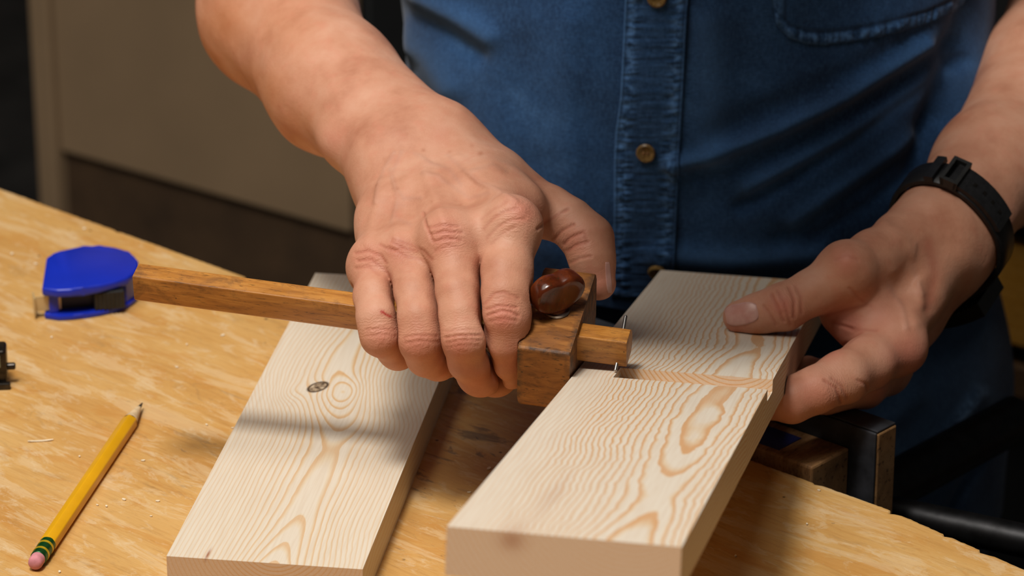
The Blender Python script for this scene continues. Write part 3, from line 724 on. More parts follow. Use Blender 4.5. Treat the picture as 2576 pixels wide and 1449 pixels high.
def make_hand(F0, T, Mc0, Pm0, Ar0, kn0):
    def fn(p):
        F, Mc, Pm, Ar, kn = F0, Mc0, Pm0, Ar0, kn0
        lo_ = p.min(0); hi_ = p.max(0); c0 = (lo_+hi_)/2; R0 = np.linalg.norm(hi_-lo_)/2
        if R0 < .06:                                  # drop chains too far away to matter for this batch
            near = lambda chs: [ch for ch in chs if chain_d(c0[None], ch, .01)[0] < R0+.05]
            F, Mc, Pm, Ar = near(F), near(Mc) or Mc0[:1], near(Pm), near(Ar) or Ar0[:1]; F = F or F0[:1]
            kn = [q for q in kn if np.linalg.norm(c0-q[0]) < R0+.05]
        fg = None
        ds = [chain_d(p, ch, .004) for ch in F]
        for i_, d in enumerate(ds):               # neighbours press flat against each other, a thin cleft stays between them
            for j_ in (i_-1, i_+1):
                if 0 <= j_ < len(ds): d = -smin(-d, -((ds[i_]-ds[j_])*.5+.00072), .0022)
            fg = d if fg is None else np.minimum(fg, d)
        pm = None
        for ch in Mc: d = chain_d(p, ch, .008); pm = d if pm is None else smin(pm, d, .010)
        for ch in Pm: pm = smin(pm, chain_d(p, ch, .008), .014)
        ar = None
        for ch in Ar: d = chain_d(p, ch, .02); ar = d if ar is None else smin(ar, d, .016)
        pm = smin(pm, ar, .026)
        th = chain_d(p, T, .005)
        d = smin(fg, pm, .006)
        for c, r in kn: d = smin(d, np.linalg.norm(p-c, axis=1)-r, .010)
        return smin(d, th, .010)
    return fn
def kn(x, y, D, r): return (at(x, y, D).astype(np.float32), np.float32(r*.001))
RK = [kn(1290, 560, 1.561, 11.2), kn(1128, 600, 1.563, 11.8), kn(1014, 645, 1.576, 10.4), kn(942, 662, 1.582, 9.6), kn(866, 352, 1.668, 11.0)]
LK = [kn(2132, 672, 1.652, 11.5), kn(2262, 872, 1.658, 12)]
# flesh flattens against what it holds: the held solids are cut out of the hands with a hair of clearance
def solid_box(axes, org, lo, hi, clear=.0004):
    Ax = np.stack(axes, 1).astype(np.float32); og = np.asarray(org, np.float32)
    c = (np.asarray(lo)+np.asarray(hi)).astype(np.float32)/2; hf = (np.asarray(hi)-np.asarray(lo)).astype(np.float32)/2+np.float32(clear)
    def f(p):
        q = np.abs((p-og)@Ax-c)-hf
        return np.linalg.norm(np.maximum(q, 0), axis=1)+np.minimum(q.max(1), 0)
    return f
def solid_oval(axes, org, semi):
    Ax = np.stack(axes, 1).astype(np.float32); og = np.asarray(org, np.float32); sm_ = np.asarray(semi, np.float32)
    return lambda p: (np.linalg.norm(((p-og)@Ax)/sm_, axis=1)-1)*sm_.min()
G_AX = (gx, gy, gz); G3 = np.stack(G_AX, 1)
HELD_R = [solid_box(G_AX, GO, (-.2125, -hs, -hs), (.0228, hs, hs)), solid_box(G_AX, GO, (-.0245, -.0255, -.026), (-.0002, .0395, .0112)),
          solid_oval((G3@ke, G3@ks, G3@kn_), GO+G3@np.array([sxx, su, .0112+.0116]), (.0152, .0130, .0090))]
HELD_L = [solid_box((B2M[:, 0], B2M[:, 1], B2M[:, 2]), B2O, (0, 0, -T_B), (W_B, L2, 0)),
          solid_box((ED, EN, ZZ), E0, (SB-.262, e0+.0337, -.13), (SB+.0155, e0+.0505, .0168))]
def carve(hand, held):
    def fn(p):
        d = hand(p)
        for h in held: d = np.maximum(d, -h(p))
        return d
    return fn
RH = carve(make_hand(RHF, RHT, RHM, RHP, RHA, RK), HELD_R); LH0 = make_hand(LHF, LHT, LHM, LHP, LHA, LK); LH = carve(LH0, HELD_L)
HRES = .0008

def bbox(chs, clip=None):
    P = np.array([a for ch in chs for a, r in ch]); Rr = np.array([r for ch in chs for a, r in ch])[:, None]
    return (P-Rr-.008).min(0), (P+Rr+.008).max(0)
def c1_(x, y): return (800+x/1.811, 250+y/1.811)
def c2_(x, y): return (1750+x/1.811, 300+y/1.811)
def PL1(*p): return [c1_(*q) for q in p]
def PL2(*p): return [c2_(*q) for q in p]

def build_arm(sdf, groups, F, T, feats, held):
    lo, hi = bbox(groups)
    V, Q = polygonize(sdf, lo, hi, HRES)
    for _ in range(2):
        n, mg = grad(sdf, V, mag=True); V = V-n*(np.clip(sdf(V.astype(np.float32)), -HRES, HRES)*sst((mg-.80)/.18))[:, None]
    n, mg = grad(sdf, V, mag=True); flat = sst((mg-.75)/.2)          # leave the bottoms of the creases between fingers alone
    px, dep = pix(V)
    view = CAM-V; view /= np.linalg.norm(view, axis=1, keepdims=True)
    face = sst((np.einsum('ij,ij->i', n, view)-.02)/.25)
    A_ = {k: np.zeros(len(V)) for k in ('red', 'tan', 'vein', 'crease', 'spot', 'cut', 'along', 'wrinkle')}
    disp = np.zeros(len(V))
    for kind, pl, sig, amp in feats:
        if kind in ('red', 'tan', 'spot', 'cut', 'lump', 'wrinkle'):
            if isinstance(pl[0], (tuple, list)): d = pldist(px, pl)
            else: d = np.hypot(px[:, 0]-pl[0], px[:, 1]-pl[1])
            w = np.exp(-(d/sig)**2)*face
            if kind == 'lump': disp += amp*.001*w
            else: A_[kind] = np.maximum(A_[kind], w*amp)
        elif kind in ('vein', 'tendon'):
            w = np.exp(-(pldist(px, pl)/sig)**2)*face; disp += amp*.001*w
            if kind == 'vein': A_['vein'] = np.maximum(A_['vein'], w)
        elif kind == 'crease':
            dd = pldist(px, pl); w = np.exp(-(dd/sig)**2)*face; w2 = np.exp(-(dd/(sig*2.6))**2)*face
            disp += -amp*.001*w + amp*.00028*w2; A_['crease'] = np.maximum(A_['crease'], w*min(1, amp*1.6))
    # position along each finger and closeness to its joints drive the fine cross lines
    best = np.full(len(V), 1e9)
    for ch in F+[T]:
        s = 0.0
        for i, ((a, ra), (b, rb)) in enumerate(zip(ch, ch[1:])):
            L = np.linalg.norm(b-a); d = seg(V.astype(np.float32), a, b, ra, rb)
            t = np.clip(((V-a)@(b-a))/(L*L), 0, 1); m = d < best
            best = np.where(m, d, best); A_['along'] = np.where(m, s+t*L, A_['along']); s += L
    A_['wrinkle'] = np.clip(A_['wrinkle']+.10, 0, 1)
    noise = (np.sin(V[:, 0]*310+V[:, 1]*120)+np.sin(V[:, 1]*270-V[:, 2]*190+1)+np.sin(V[:, 2]*330+V[:, 0]*150+2))
    disp += .00010*noise
    Vd = (V+n*(disp*flat)[:, None]).astype(np.float32)
    touch = np.min([h(Vd) for h in held], 0) < .0006
    V = np.where(touch[:, None], V, Vd)
    return V, Q, A_

RF = []
for x, y, s, a in ((930, 510, 70, .75), (585, 620, 75, .85), (240, 720, 70, .55), (360, 690, 60, .5), (850, 1000, 75, .9), (650, 1130, 70, .75), (450, 1130, 70, .7), (290, 1085, 70, .6),
                   (740, 1290, 90, .4), (560, 1220, 80, .3), (400, 1190, 80, .3), (1180, 640, 70, .5), (1290, 840, 70, .55), (880, 1200, 80, .5), (70, 190, 70, .35), (560, 160, 60, .25)):
    RF.append(('red', c1_(x, y), s/1.811, a))
for px_0, py_0, s, a in ((560, 60, 90, .7), (640, 230, 80, .75), (740, 320, 60, .6), (700, 60, 120, .35), (540, 150, 60, .6)): RF.append(('tan', (px_0, py_0), s, a))
for x, y, s, a in ((480, 232, 6, .8), (740, 246, 7, .9), (362, 410, 6, .7), (270, 396, 5, .6), (650, 480, 5, .6), (405, 158, 5, .5), (300, 270, 5, .4), (600, 240, 5, .5), (700, 210, 6, .5), (840, 330, 6, .5), (520, 470, 5, .4), (900, 380, 6, .4)):
    RF.append(('spot', c1_(x, y), s/1.2, a))
RF.append(('cut', PL1((288, 965), (300, 972), (318, 984), (332, 990)), 3.2, 1.0)); RF.append(('cut', c1_(293, 968), 5.5, 1.0))
for pl, sg, am in ((PL1((590, 255), (660, 320), (740, 385), (830, 430), (900, 470)), 6, .75), (PL1((440, 245), (520, 300), (600, 320), (650, 390)), 6, .55), (PL1((345, 240), (300, 320), (275, 400), (262, 470)), 6, .6),
                   (PL1((330, 320), (352, 400), (390, 450), (470, 450)), 6, .55), (PL1((480, 340), (545, 350), (620, 400), (690, 450), (780, 430)), 6, .5), (PL1((360, 470), (350, 540), (420, 570)), 6, .4),
                   (PL1((700, 330), (790, 300), (850, 330)), 6, .35), ([(985, 560), (1000, 500), (985, 440), (1010, 380)], 6, .4)):
    RF.append(('vein', pl, sg, am))
for pl, sg, am in ((PL1((470, 260), (520, 420), (575, 560)), 15, .9), (PL1((400, 280), (390, 450), (350, 640)), 14, .8), (PL1((330, 300), (280, 450), (225, 650)), 13, .8), (PL1((620, 260), (780, 390), (930, 500)), 16, .8)):
    RF.append(('tendon', pl, sg, am))
for pl, am in ((PL1((762, 930), (800, 885), (850, 878), (915, 905)), .5), (PL1((768, 958), (830, 940), (905, 948)), .75), (PL1((772, 985), (840, 962), (880, 968), (912, 985)), .8), (PL1((780, 1010), (850, 1000), (905, 1008)), .4),
               (PL1((582, 1086), (640, 1076), (745, 1074)), .75), (PL1((588, 1108), (660, 1096), (738, 1098)), .5), (PL1((590, 1130), (650, 1118), (730, 1122)), .3), (PL1((585, 1060), (650, 1050), (735, 1052)), .3),
               (PL1((395, 1085), (450, 1075), (540, 1080)), .4), (PL1((400, 1110), (455, 1100), (545, 1105)), .35), (PL1((225, 1050), (280, 1046), (345, 1052)), .35), (PL1((230, 1075), (285, 1070), (350, 1078)), .3),
               (PL1((755, 590), (800, 540), (850, 510), (905, 500)), .4), (PL1((770, 630), (820, 580), (880, 548), (940, 545)), .4), (PL1((790, 660), (840, 610), (900, 580)), .3), (PL1((745, 545), (800, 500), (860, 470)), .3),
               (PL1((505, 585), (560, 575), (640, 578)), .45), (PL1((515, 615), (580, 602), (655, 606)), .5), (PL1((525, 650), (585, 632), (650, 640)), .5), (PL1((535, 690), (590, 668), (640, 676)), .35),
               (PL1((170, 700), (230, 688), (285, 712), (310, 745)), .6), (PL1((180, 735), (240, 728), (300, 770), (325, 800)), .6), (PL1((172, 770), (230, 760), (280, 800)), .4), (PL1((280, 660), (330, 690), (380, 680)), .5),
               (PL1((335, 650), (400, 680), (455, 690)), .6), (PL1((325, 675), (400, 715), (475, 730)), .5), (PL1((340, 640), (420, 660), (480, 690), (520, 730)), .5), (PL1((480, 520), (495, 580), (520, 640)), .8),
               (PL1((1000, 590), (1040, 560), (1100, 520), (1140, 500)), .9), (PL1((1075, 640), (1110, 600), (1165, 570)), .7), (PL1((1120, 660), (1150, 630), (1200, 610)), .8), (PL1((1135, 690), (1175, 665), (1230, 650)), .6), (PL1((1150, 745), (1190, 725), (1240, 715)), .5),
               (PL1((1210, 600), (1225, 660)), .4)):
    RF.append(('crease', pl, 4.2, am))
for x, y in ((850, 970), (650, 1100), (450, 1100), (280, 1060), (590, 620), (900, 530), (240, 720)): RF.append(('wrinkle', c1_(x, y), 42, .8))
for x, y in ((1150, 640), (400, 700)): RF.append(('wrinkle', c1_(x, y), 40, .5))
LF = []
for x, y, s, a in ((400, 850, 60, .9), (690, 650, 60, .6), (980, 1080, 120, .8), (700, 940, 80, .8), (560, 1250, 110, .5), (180, 950, 60, .6), (860, 1250, 110, .7), (600, 1040, 70, .7), (840, 900, 120, .4), (450, 1320, 90, .4)):
    LF.append(('red', c2_(x, y), s/1.811, a))
for pl, am in ((PL2((345, 800), (375, 860), (400, 920)), .8), (PL2((375, 780), (410, 850), (432, 935)), .5), (PL2((425, 765), (450, 820), (448, 900)), .9), (PL2((455, 760), (480, 810), (482, 880)), .5), (PL2((310, 850), (345, 900), (365, 935)), .5),
               (PL2((600, 895), (680, 868), (780, 846)), .9), (PL2((625, 925), (720, 958), (825, 962)), .9), (PL2((760, 970), (700, 1015), (640, 1040)), .7),
               (PL2((588, 1190), (640, 1225), (662, 1290)), .7), (PL2((620, 1180), (668, 1220), (690, 1270)), .5), (PL2((740, 1190), (780, 1210), (785, 1240)), .5), (PL2((700, 770), (760, 830), (800, 850)), .4),
               (PL2((640, 640), (690, 620), (740, 640)), .3)):
    LF.append(('crease', pl, 4.2, am))
for pl, am in ((PL2((860, 480), (960, 560), (1010, 680), (1020, 850)), 1.1), (PL2((900, 700), (960, 800), (1000, 930)), .8)): LF.append(('tendon', pl, 16, am))
for pl in (PL2((1000, 570), (990, 680), (1030, 800)), PL2((880, 760), (940, 860), (960, 950))): LF.append(('vein', pl, 7, .6))
LF.append(('lump', c2_(690, 640), 30, .8)); LF.append(('lump', c2_(1190, 640), 40, 1.2)); LF.append(('crease', PL2((1060, 560), (1090, 700), (1060, 860)), 16, .9))
for x, y in ((410, 850), (640, 1230)): LF.append(('wrinkle', c2_(x, y), 40, .8))

VR, QR, AR = build_arm(RH, RHF+[RHT]+RHM+RHP+[RHA[0], RHA[1], RHA[2][:3]], RHF, RHT, RF, HELD_R)
VL, QL, AL = build_arm(LH, LHF+[LHT]+LHM+LHP+[LHA[0], LHA[1], LHA[2][:3]], LHF, LHT, LF, HELD_L)
# upper arms, shoulders and trunk under the clothes, coarser, joined into the same body
EL_R = at(640, -260, 1.95); EL_L = at(2800, -170, 2.02)
SH_R = np.array([EL_R[0]+.03, EL_R[1]+.06, .44]); SH_L = np.array([EL_L[0]-.02, EL_L[1]+.04, .44])
TC = np.array([.190, .515])
def CW(*pts): return [(np.array(p[:3], np.float32), np.float32(p[3])) for p in pts]
UA = [CW((*at(655, -150, 1.88), .041), (*EL_R, .045), (*SH_R, .055)), CW((*at(2752, -40, 1.95), .041), (*EL_L, .045), (*SH_L, .055)), CW((*SH_R, .06), (TC[0], .53, .50, .075), (*SH_L, .06)),
      CW((TC[0], .53, .50, .09), (TC[0], .52, .10, .085), (TC[0], .52, -.20, .085)), CW((TC[0], .49, .46, .065), (.180, .35, .45, .058), (.165, .215, .425, .052)), CW((.165, .145, .455, .084), (.165, .115, .402, .069), (.165, .090, .355, .050)),  # neck and unseen head, placed to shade the far board and left hand
      CW((.165, .060, .402, .012), (.165, .042, .376, .013)), CW((.083, .155, .420, .014), (.081, .160, .390, .012)), CW((.247, .155, .420, .014), (.249, .160, .390, .012)),
      CW((TC[0]-.09, .53, -.2, .06), (TC[0]-.10, .55, -.88, .045)), CW((TC[0]+.09, .53, -.2, .06), (TC[0]+.10, .55, -.88, .045))]
def BODY(p):
    d = None
    for ch in UA: e_ = chain_d(p, ch, .03); d = e_ if d is None else smin(d, e_, .04 if ch[0][1] > .03 else .012)
    return d
lo, hi = bbox(UA); VB, QB = polygonize(BODY, lo, hi, .007)
person = empty('person', (TC[0], .53, -0.90))
tag(person, 'person in a blue denim shirt and jeans holding a marking gauge against a board', 'person')
person_inv = Matrix.Translation((-TC[0], -.53, 0.90))
def under(o, par):
    o.parent = par; o.matrix_parent_inverse = Matrix.Translation(-Vector((TC[0], .53, -0.90))); return o
V = np.concatenate([VR, VL, VB]); Q = np.concatenate([QR, QL+len(VR), QB+len(VR)+len(VL)])
body = obj_np('body', V, Q, M_SKIN, None, True); under(body, person)
for k in AR: attr(body, k, np.concatenate([AR[k], AL[k], np.zeros(len(VB))]))

# ---- short grey hair over the unseen head, added with it for the shade
def HAIR(p):
    d = seg(p, np.array([.165, .156, .464], np.float32), np.array([.165, .176, .432], np.float32), .0915, .086)
    return np.maximum(d, (.412+.55*(.18-p[:, 1])-p[:, 2])*.8)
VH, QH = polygonize(HAIR, (.05, .03, .32), (.29, .29, .60), .005)
hair = obj_np('hair', VH, QH, mat_plain('grey_hair', (.25, .24, .23), .7, 0, 400, .3), None, True); under(hair, person)

# ---- shirt: one surface round the trunk, folds pressed into it
from mathutils.bvhtree import BVHTree
NT_, NZ_ = 520, 300
HEM, TOPZ = -.012, .47
th = np.linspace(0, 2*math.pi, NT_, endpoint=False)
zz = HEM+(TOPZ-HEM)*np.linspace(0, 1, NZ_)**1.25
TH, Z = np.meshgrid(th, zz, indexing='xy')                   # rows = z
A_w = np.interp(Z, [HEM, .03, .08, .13, .20, .30, .38, .43, TOPZ], [.169, .169, .167, .163, .162, .170, .168, .13, .065])
B_w = np.interp(Z, [HEM, .00, .02, .05, .085, .12, .17, .25, .36, .43, TOPZ], [.130, .134, .141, .1465, .148, .1465, .140, .128, .12, .095, .06])
for _ in range(12):
    A_w[1:-1] = (A_w[:-2]+2*A_w[1:-1]+A_w[2:])/4; B_w[1:-1] = (B_w[:-2]+2*B_w[1:-1]+B_w[2:])/4
ex = 2/2.35
cs, sn = np.cos(TH), np.sin(TH)
hemw = .004*np.sin(TH*2+.6)*np.clip(1-(Z-HEM)/.05, 0, 1)
X = TC[0]+.001+(A_w+.017*np.exp(-((Z-.19)/.07)**2)*(cs < 0))*np.sign(cs)*np.abs(cs)**ex
Y = TC[1]+B_w*np.sign(sn)*np.abs(sn)**ex
V = np.stack([X, Y, Z+hemw], -1).reshape(-1, 3)
i = (np.arange(NZ_-1)[:, None]*NT_+np.arange(NT_)[None]); j = (np.arange(NZ_-1)[:, None]*NT_+(np.arange(NT_)[None]+1) % NT_)
Q = np.stack([i, j, j+NT_, i+NT_], -1).reshape(-1, 4)
def vnormals(V, Q):
    n = np.cross(V[Q[:, 2]]-V[Q[:, 0]], V[Q[:, 3]]-V[Q[:, 1]]); o = np.zeros_like(V)
    for k in range(4): np.add.at(o, Q[:, k], n)
    return o/np.maximum(np.linalg.norm(o, axis=1, keepdims=True), 1e-12)
def press(V, Q, feats):
    n = vnormals(V, Q); px, _ = pix(V); view = CAM-V; view /= np.linalg.norm(view, axis=1, keepdims=True)
    f = sst((np.einsum('ij,ij->i', n, view))/.3); d = np.zeros(len(V))
    for pl, sg, am in feats:
        d += am*.001*np.exp(-(pldist(px, pl)/sg)**2)*f
    d += .0009*(np.sin(px[:, 0]/71+np.sin(px[:, 1]/90))*np.sin(px[:, 1]/83+1))*f
    return V+n*d[:, None], px, f
folds = [([(1690, 415), (1800, 385), (1960, 325), (2130, 238), (2330, 112)], 20, 5.0), ([(1760, 440), (1900, 405), (2050, 335), (2220, 238), (2400, 110)], 24, -2.93),
         ([(1860, 520), (2000, 440), (2150, 345), (2300, 240), (2420, 150)], 18, -3.25), ([(1880, 470), (2060, 385), (2230, 285), (2380, 180)], 20, 2.6),
         ([(1800, 330), (1950, 270), (2150, 180), (2300, 90)], 30, -1.95), ([(1960, 600), (2120, 500), (2260, 400), (2350, 300)], 28, -2.60), ([(2000, 560), (2150, 455), (2300, 350)], 24, 3.5),
         ([(1000, 10), (1060, 40), (1130, 85), (1200, 140)], 26, -2.93), ([(900, -30), (925, 40), (960, 100), (1000, 160)], 30, -9.10), ([(965, -20), (985, 60), (1020, 130)], 26, 3.0), ([(1060, 0), (1140, 40), (1230, 90)], 34, 4.0), ([(1010, 90), (1080, 150), (1130, 220)], 40, 4.0),
         ([(1330, 120), (1300, 260), (1330, 400)], 50, -1.30), ([(1440, 60), (1430, 250), (1440, 480)], 40, 2.0), ([(1400, 560), (1440, 640), (1500, 690)], 26, -1.95),
         ([(1780, 60), (1800, 240), (1790, 400)], 45, 2.2), ([(1880, 0), (1870, 100), (1900, 180)], 40, -0.98), ([(2430, 0), (2390, 150), (2340, 300), (2300, 420)], 26, -4.55), ([(2500, 0), (2450, 180), (2400, 330)], 26, 4.0),
         ([(2050, 600), (2180, 520), (2280, 440)], 18, -1.95), ([(1650, 640), (1850, 655), (2050, 640)], 30, 3.0)]
V, pxs, fcs = press(V, Q, folds)
shirt = obj_np('shirt', V, Q, M_SHIRT, None, True); under(shirt, person)
mouse = [pldist(pxs, [(2440, 0), (2360, 250), (2280, 440)])]
attr(shirt, 'fade', .35*np.exp(-(pldist(pxs, [(1535, 0), (1525, 400), (1510, 700)])/16)**2)*0)
attr(shirt, 'seamdark', .9*np.exp(-(pldist(pxs, [(1738, -20), (1718, 300), (1702, 600), (1698, 720)])/3.0)**2)*fcs)
worn = np.zeros(len(V))
for pl, sg, am in folds:
    if am > 2: worn = np.maximum(worn, .55*np.exp(-(pldist(pxs, pl)/(sg*.9))**2)*fcs)  # paler tint along the raised folds
attr(shirt, 'worn', worn*.6)
sbvh = BVHTree.FromPolygons(V.tolist(), Q.tolist())
def hit(bvh, x, y, off):
    d = ray(x, y); d = d/np.linalg.norm(d); h = bvh.ray_cast(Vector(CAM), Vector(d))
    if h[0] is None: return None
    nn = np.array(h[1]); nn = nn if nn@d < 0 else -nn
    return np.array(h[0])+nn*off, nn
def patch(name, rows, mat, parent, off, attrs, bvh=sbvh, edge=True, lift=None):
    """grid of pixels laid on the cloth: rows x cols; lifted by off, borders tucked in"""
    R_, C_ = len(rows), len(rows[0]); P = []
    for r in range(R_):
        for c in range(C_):
            b = edge and (c in (0, C_-1) or r in (0, R_-1))
            o = off if lift is None else lift(r, c)
            h = hit(bvh, rows[r][c][0], rows[r][c][1], -.0012 if b else o); P.append(h[0] if h else (P[-1] if P else at(*rows[r][c], 1.8)))
    i = (np.arange(R_-1)[:, None]*C_+np.arange(C_-1)[None]); q = np.stack([i, i+1, i+1+C_, i+C_], -1).reshape(-1, 4)[:, ::-1]
    o = obj_np(name, np.array(P), q, mat, None, True); under(o, person); o.parent = parent; o.matrix_parent_inverse = parent.matrix_parent_inverse if False else Matrix.Identity(4)
    o.matrix_world = Matrix.Identity(4)
    for k, v in attrs.items(): attr(o, k, np.array(v))
    return o
bpy.context.view_layer.update()
# placket with puckered seams
yv = np.linspace(-30, 745, 330)
xl = np.interp(yv, [-30, 240, 330, 400, 560, 745], [1573, 1561, 1549, 1545, 1544, 1536]); xr = np.interp(yv, [-30, 300, 600, 745], [1735, 1716, 1701, 1696])
cols = np.concatenate([[0, .008], np.linspace(.02, .98, 60), [.992, 1]])
rows = [[(a+(b_-a)*c, y) for c in cols] for a, b_, y in zip(xl, xr, yv)]
pr = np.random.default_rng(5)
pk = [pr.normal(0, 1, len(yv)) for _ in range(6)]
pk = [np.convolve(k, np.hanning(7)/np.hanning(7).sum(), 'same') for k in pk]
def pucker(r, c):
    u = cols[c]; a = 0
    for m, cen, wd in ((0, .10, .06), (1, .22, .08), (2, .78, .08), (3, .90, .06), (4, .5, .2)): a += pk[m][r]*math.exp(-((u-cen)/wd)**2)*(.9 if m != 4 else .4)
    st = sum(-.5*math.exp(-((u-s_)/.012)**2) for s_ in (.055, .945, .16))
    return .0016+.00075*a+.0006*st
fade = [[.75*math.exp(-((u-.13)/.08)**2)+.75*math.exp(-((u-.86)/.08)**2)+.14 for u in cols] for y in yv]
worn = [[1.3*math.exp(-((u-.022)/.014)**2) for u in cols] for y in yv]
sd = [[.55*sum(math.exp(-((u-s_)/.010)**2) for s_ in (.055, .945)) + .5*math.exp(-((u-.995)/.01)**2) for u in cols] for y in yv]
plk = patch('placket', rows, M_SHIRT, shirt, .0016, {'fade': fade, 'worn': worn, 'seamdark': sd}, lift=pucker)
# chest pocket
xs_ = np.linspace(1934, 2446, 150); yb = np.interp(xs_, [1934, 1940, 1955, 1985, 2030, 2075, 2150, 2230, 2330, 2400, 2446], [-40, 30, 66, 98, 112, 115, 106, 90, 62, 30, -10])
cr = np.concatenate([[0, .01], np.linspace(.03, .97, 46), [.99, 1]])
rows = [[(x, -190+(yq+190)*c) for x, yq in zip(xs_, yb)] for c in cr]
pkx = np.convolve(pr.normal(0, 1, 150), np.hanning(5)/np.hanning(5).sum(), 'same')
def plift(r, c):
    d = (1-cr[r])*(yb[c]+190); dl = min(d, (xs_[c]-1934)*1.0+ (0 if yb[c] > 20 else 0))
    return .0014+.0010*pkx[c]*math.exp(-((d-18)/14)**2)-.0007*math.exp(-((d-6)/3.5)**2)-.0007*math.exp(-((d-34)/4)**2)
def band(r, c): return (1-cr[r])*(yb[c]+190)
fade = [[.9*math.exp(-((min(band(r, c), (xs_[c]-1934)*.9)-19)/12)**2) for c in range(150)] for r in range(len(cr))]
sd = [[.8*math.exp(-((min(band(r, c), (xs_[c]-1934)*.9)-36)/4)**2)+.5*math.exp(-(band(r, c)/3)**2) for c in range(150)] for r in range(len(cr))]
worn = [[.6*math.exp(-((band(r, c)-4)/2.5)**2)*(xs_[c] < 2080) for c in range(150)] for r in range(len(cr))]
patch('pocket', rows, M_SHIRT, shirt, .0014, {'fade': fade, 'seamdark': sd, 'worn': worn}, lift=plift)
# buttons
def button(px, py, rad=.0052):
    h = hit(sbvh, px, py, .0028); P, n = h
    bm = lathe_bm([(0, .0004), (rad*.45, .0004), (rad*.62, .0009), (rad*.85, .0014), (rad, .0006), (rad*.95, -.0008), (0, -.0012)], 32)
    x, y, z = axes_z(n, (0, 0, 1)); bmesh.ops.transform(bm, matrix=frame(x, y, z, P), verts=bm.verts)
    o = obj_bm('button', bm, M_BTN, shirt, True, 50); o.matrix_world = Matrix.Identity(4)
    for sx in (-1, 1):
        b2_ = lathe_bm([(.0007, -.0002), (.0009, .0006), (.0005, .0009), (0, .0009)], 10)
        bmesh.ops.transform(b2_, matrix=frame(x, y, z, P+x*.0011*sx), verts=b2_.verts)
        q = obj_bm('button_thread', b2_, M_JAWWOOD, shirt, True); q.matrix_world = Matrix.Identity(4)
for b_ in ((1654, -8), (1627, 381), (1655, 676)): button(*b_)
# sleeves
for SH, EL in ((SH_R, EL_R), (SH_L, EL_L)):
    d = EL-SH; Ls = np.linalg.norm(d); ax = axes_z(d); nr, nc = 26, 48; P = []
    for r in range(nr):
        t = r/(nr-1); rad = .088-.016*t
        for c in range(nc):
            a = 2*math.pi*c/nc; rr_ = rad*(1+.03*math.sin(3*a+7*t)+.02*math.sin(14*t+a))
            P.append(SH-d*.06+d*(t*.78)+(ax[0]*math.cos(a)+ax[1]*math.sin(a))*rr_)
    i = (np.arange(nr-1)[:, None]*nc+np.arange(nc)[None]); j = (np.arange(nr-1)[:, None]*nc+(np.arange(nc)[None]+1) % nc)
    o = obj_np('sleeve', np.array(P), np.stack([i, j, j+nc, i+nc], -1).reshape(-1, 4), M_SHIRT, shirt, True); o.matrix_world = Matrix.Identity(4)
    sm = o.modifiers.new('thick', 'SOLIDIFY'); sm.thickness = .002

# ---- jeans
def JEANS(p):
    x, y, z = p[:, 0]-TC[0], p[:, 1]-.525, p[:, 2]
    zc = np.clip((z+.16)/.22, 0, 1)
    a = .158+.008*np.sin(zc*3.1); b_ = .118+.008*np.sin(zc*3.1)
    e_ = (np.sqrt((x/a)**2+(y/b_)**2)-1)*.11
    hips = np.maximum(e_, np.maximum(z-.055, -.17-z))
    l1 = seg(p, np.array([TC[0]-.085, .525, -.12], np.float32), np.array([TC[0]-.10, .55, -.88], np.float32), .094, .068)
    l2 = seg(p, np.array([TC[0]+.085, .525, -.12], np.float32), np.array([TC[0]+.10, .55, -.88], np.float32), .094, .068)
    return np.maximum(smin(smin(l1, l2, .01), hips, .05), -.885-z)
VJ, QJ = polygonize(JEANS, (TC[0]-.25, .35, -.9), (TC[0]+.25, .72, .08), .004)
VJ, pxj, fj = press(VJ.astype(float), QJ[:, ::1], [([(2460, 1000), (2380, 1090), (2270, 1240)], 14, 2.5), ([(2500, 1120), (2440, 1200), (2390, 1290)], 12, -4.0), ([(2300, 1000), (2200, 1090)], 30, 3.0)])
jeans = obj_np('jeans', VJ, QJ, M_JEANS, None, True); under(jeans, person)
attr(jeans, 'fade', .9*np.exp(-(pldist(pxj, [(2470, 990), (2390, 1085), (2270, 1240)])/20)**2)); attr(jeans, 'seamdark', .8*np.exp(-(pldist(pxj, [(2490, 1000), (2410, 1095), (2290, 1250)])/4)**2)); attr(jeans, 'worn', np.zeros(len(VJ)))

# ---- fingernails laid on the finger ends
bbvh = BVHTree.FromPolygons(np.concatenate([VR, VL]).tolist(), np.concatenate([QR, QL+len(VR)]).tolist())
def nail(cx, cy, ax, hl, hw, off=.00035):
    ax = np.array(ax, float); ax /= np.linalg.norm(ax); bx = np.array([-ax[1], ax[0]]); rows = []
    nr, nc = 16, 15; P = []; 
    for r in range(nr):
        t = -1+2*r/(nr-1); wv = (1-abs(t)**3.2)**(1/2.2)
        row = []
        for c in range(nc):
            s_ = -1+2*c/(nc-1); q = np.array([cx, cy])+ax*t*hl+bx*s_*hw*max(wv, .12)
            h = hit(bbvh, q[0], q[1], off if abs(s_) < .99 and 0 < r < nr-1 else -.0006); row.append(h[0] if h else None)
        P.append(row)
    pts, idx, fs = [], {}, []
    for r in range(nr):
        for c in range(nc):
            if P[r][c] is not None: idx[(r, c)] = len(pts); pts.append(P[r][c])
    for r in range(nr-1):
        for c in range(nc-1):
            k = [(r, c), (r, c+1), (r+1, c+1), (r+1, c)]
            if all(q in idx for q in k): fs.append([idx[q] for q in k])
    o = obj_np('fingernail', np.array(pts), fs, M_NAIL, body, True); o.matrix_world = Matrix.Identity(4)
    return o
nail(1866, 790, (1, -.20), 45, 31)
nail(1531, 698, (.08, 1), 44, 8, .0001)

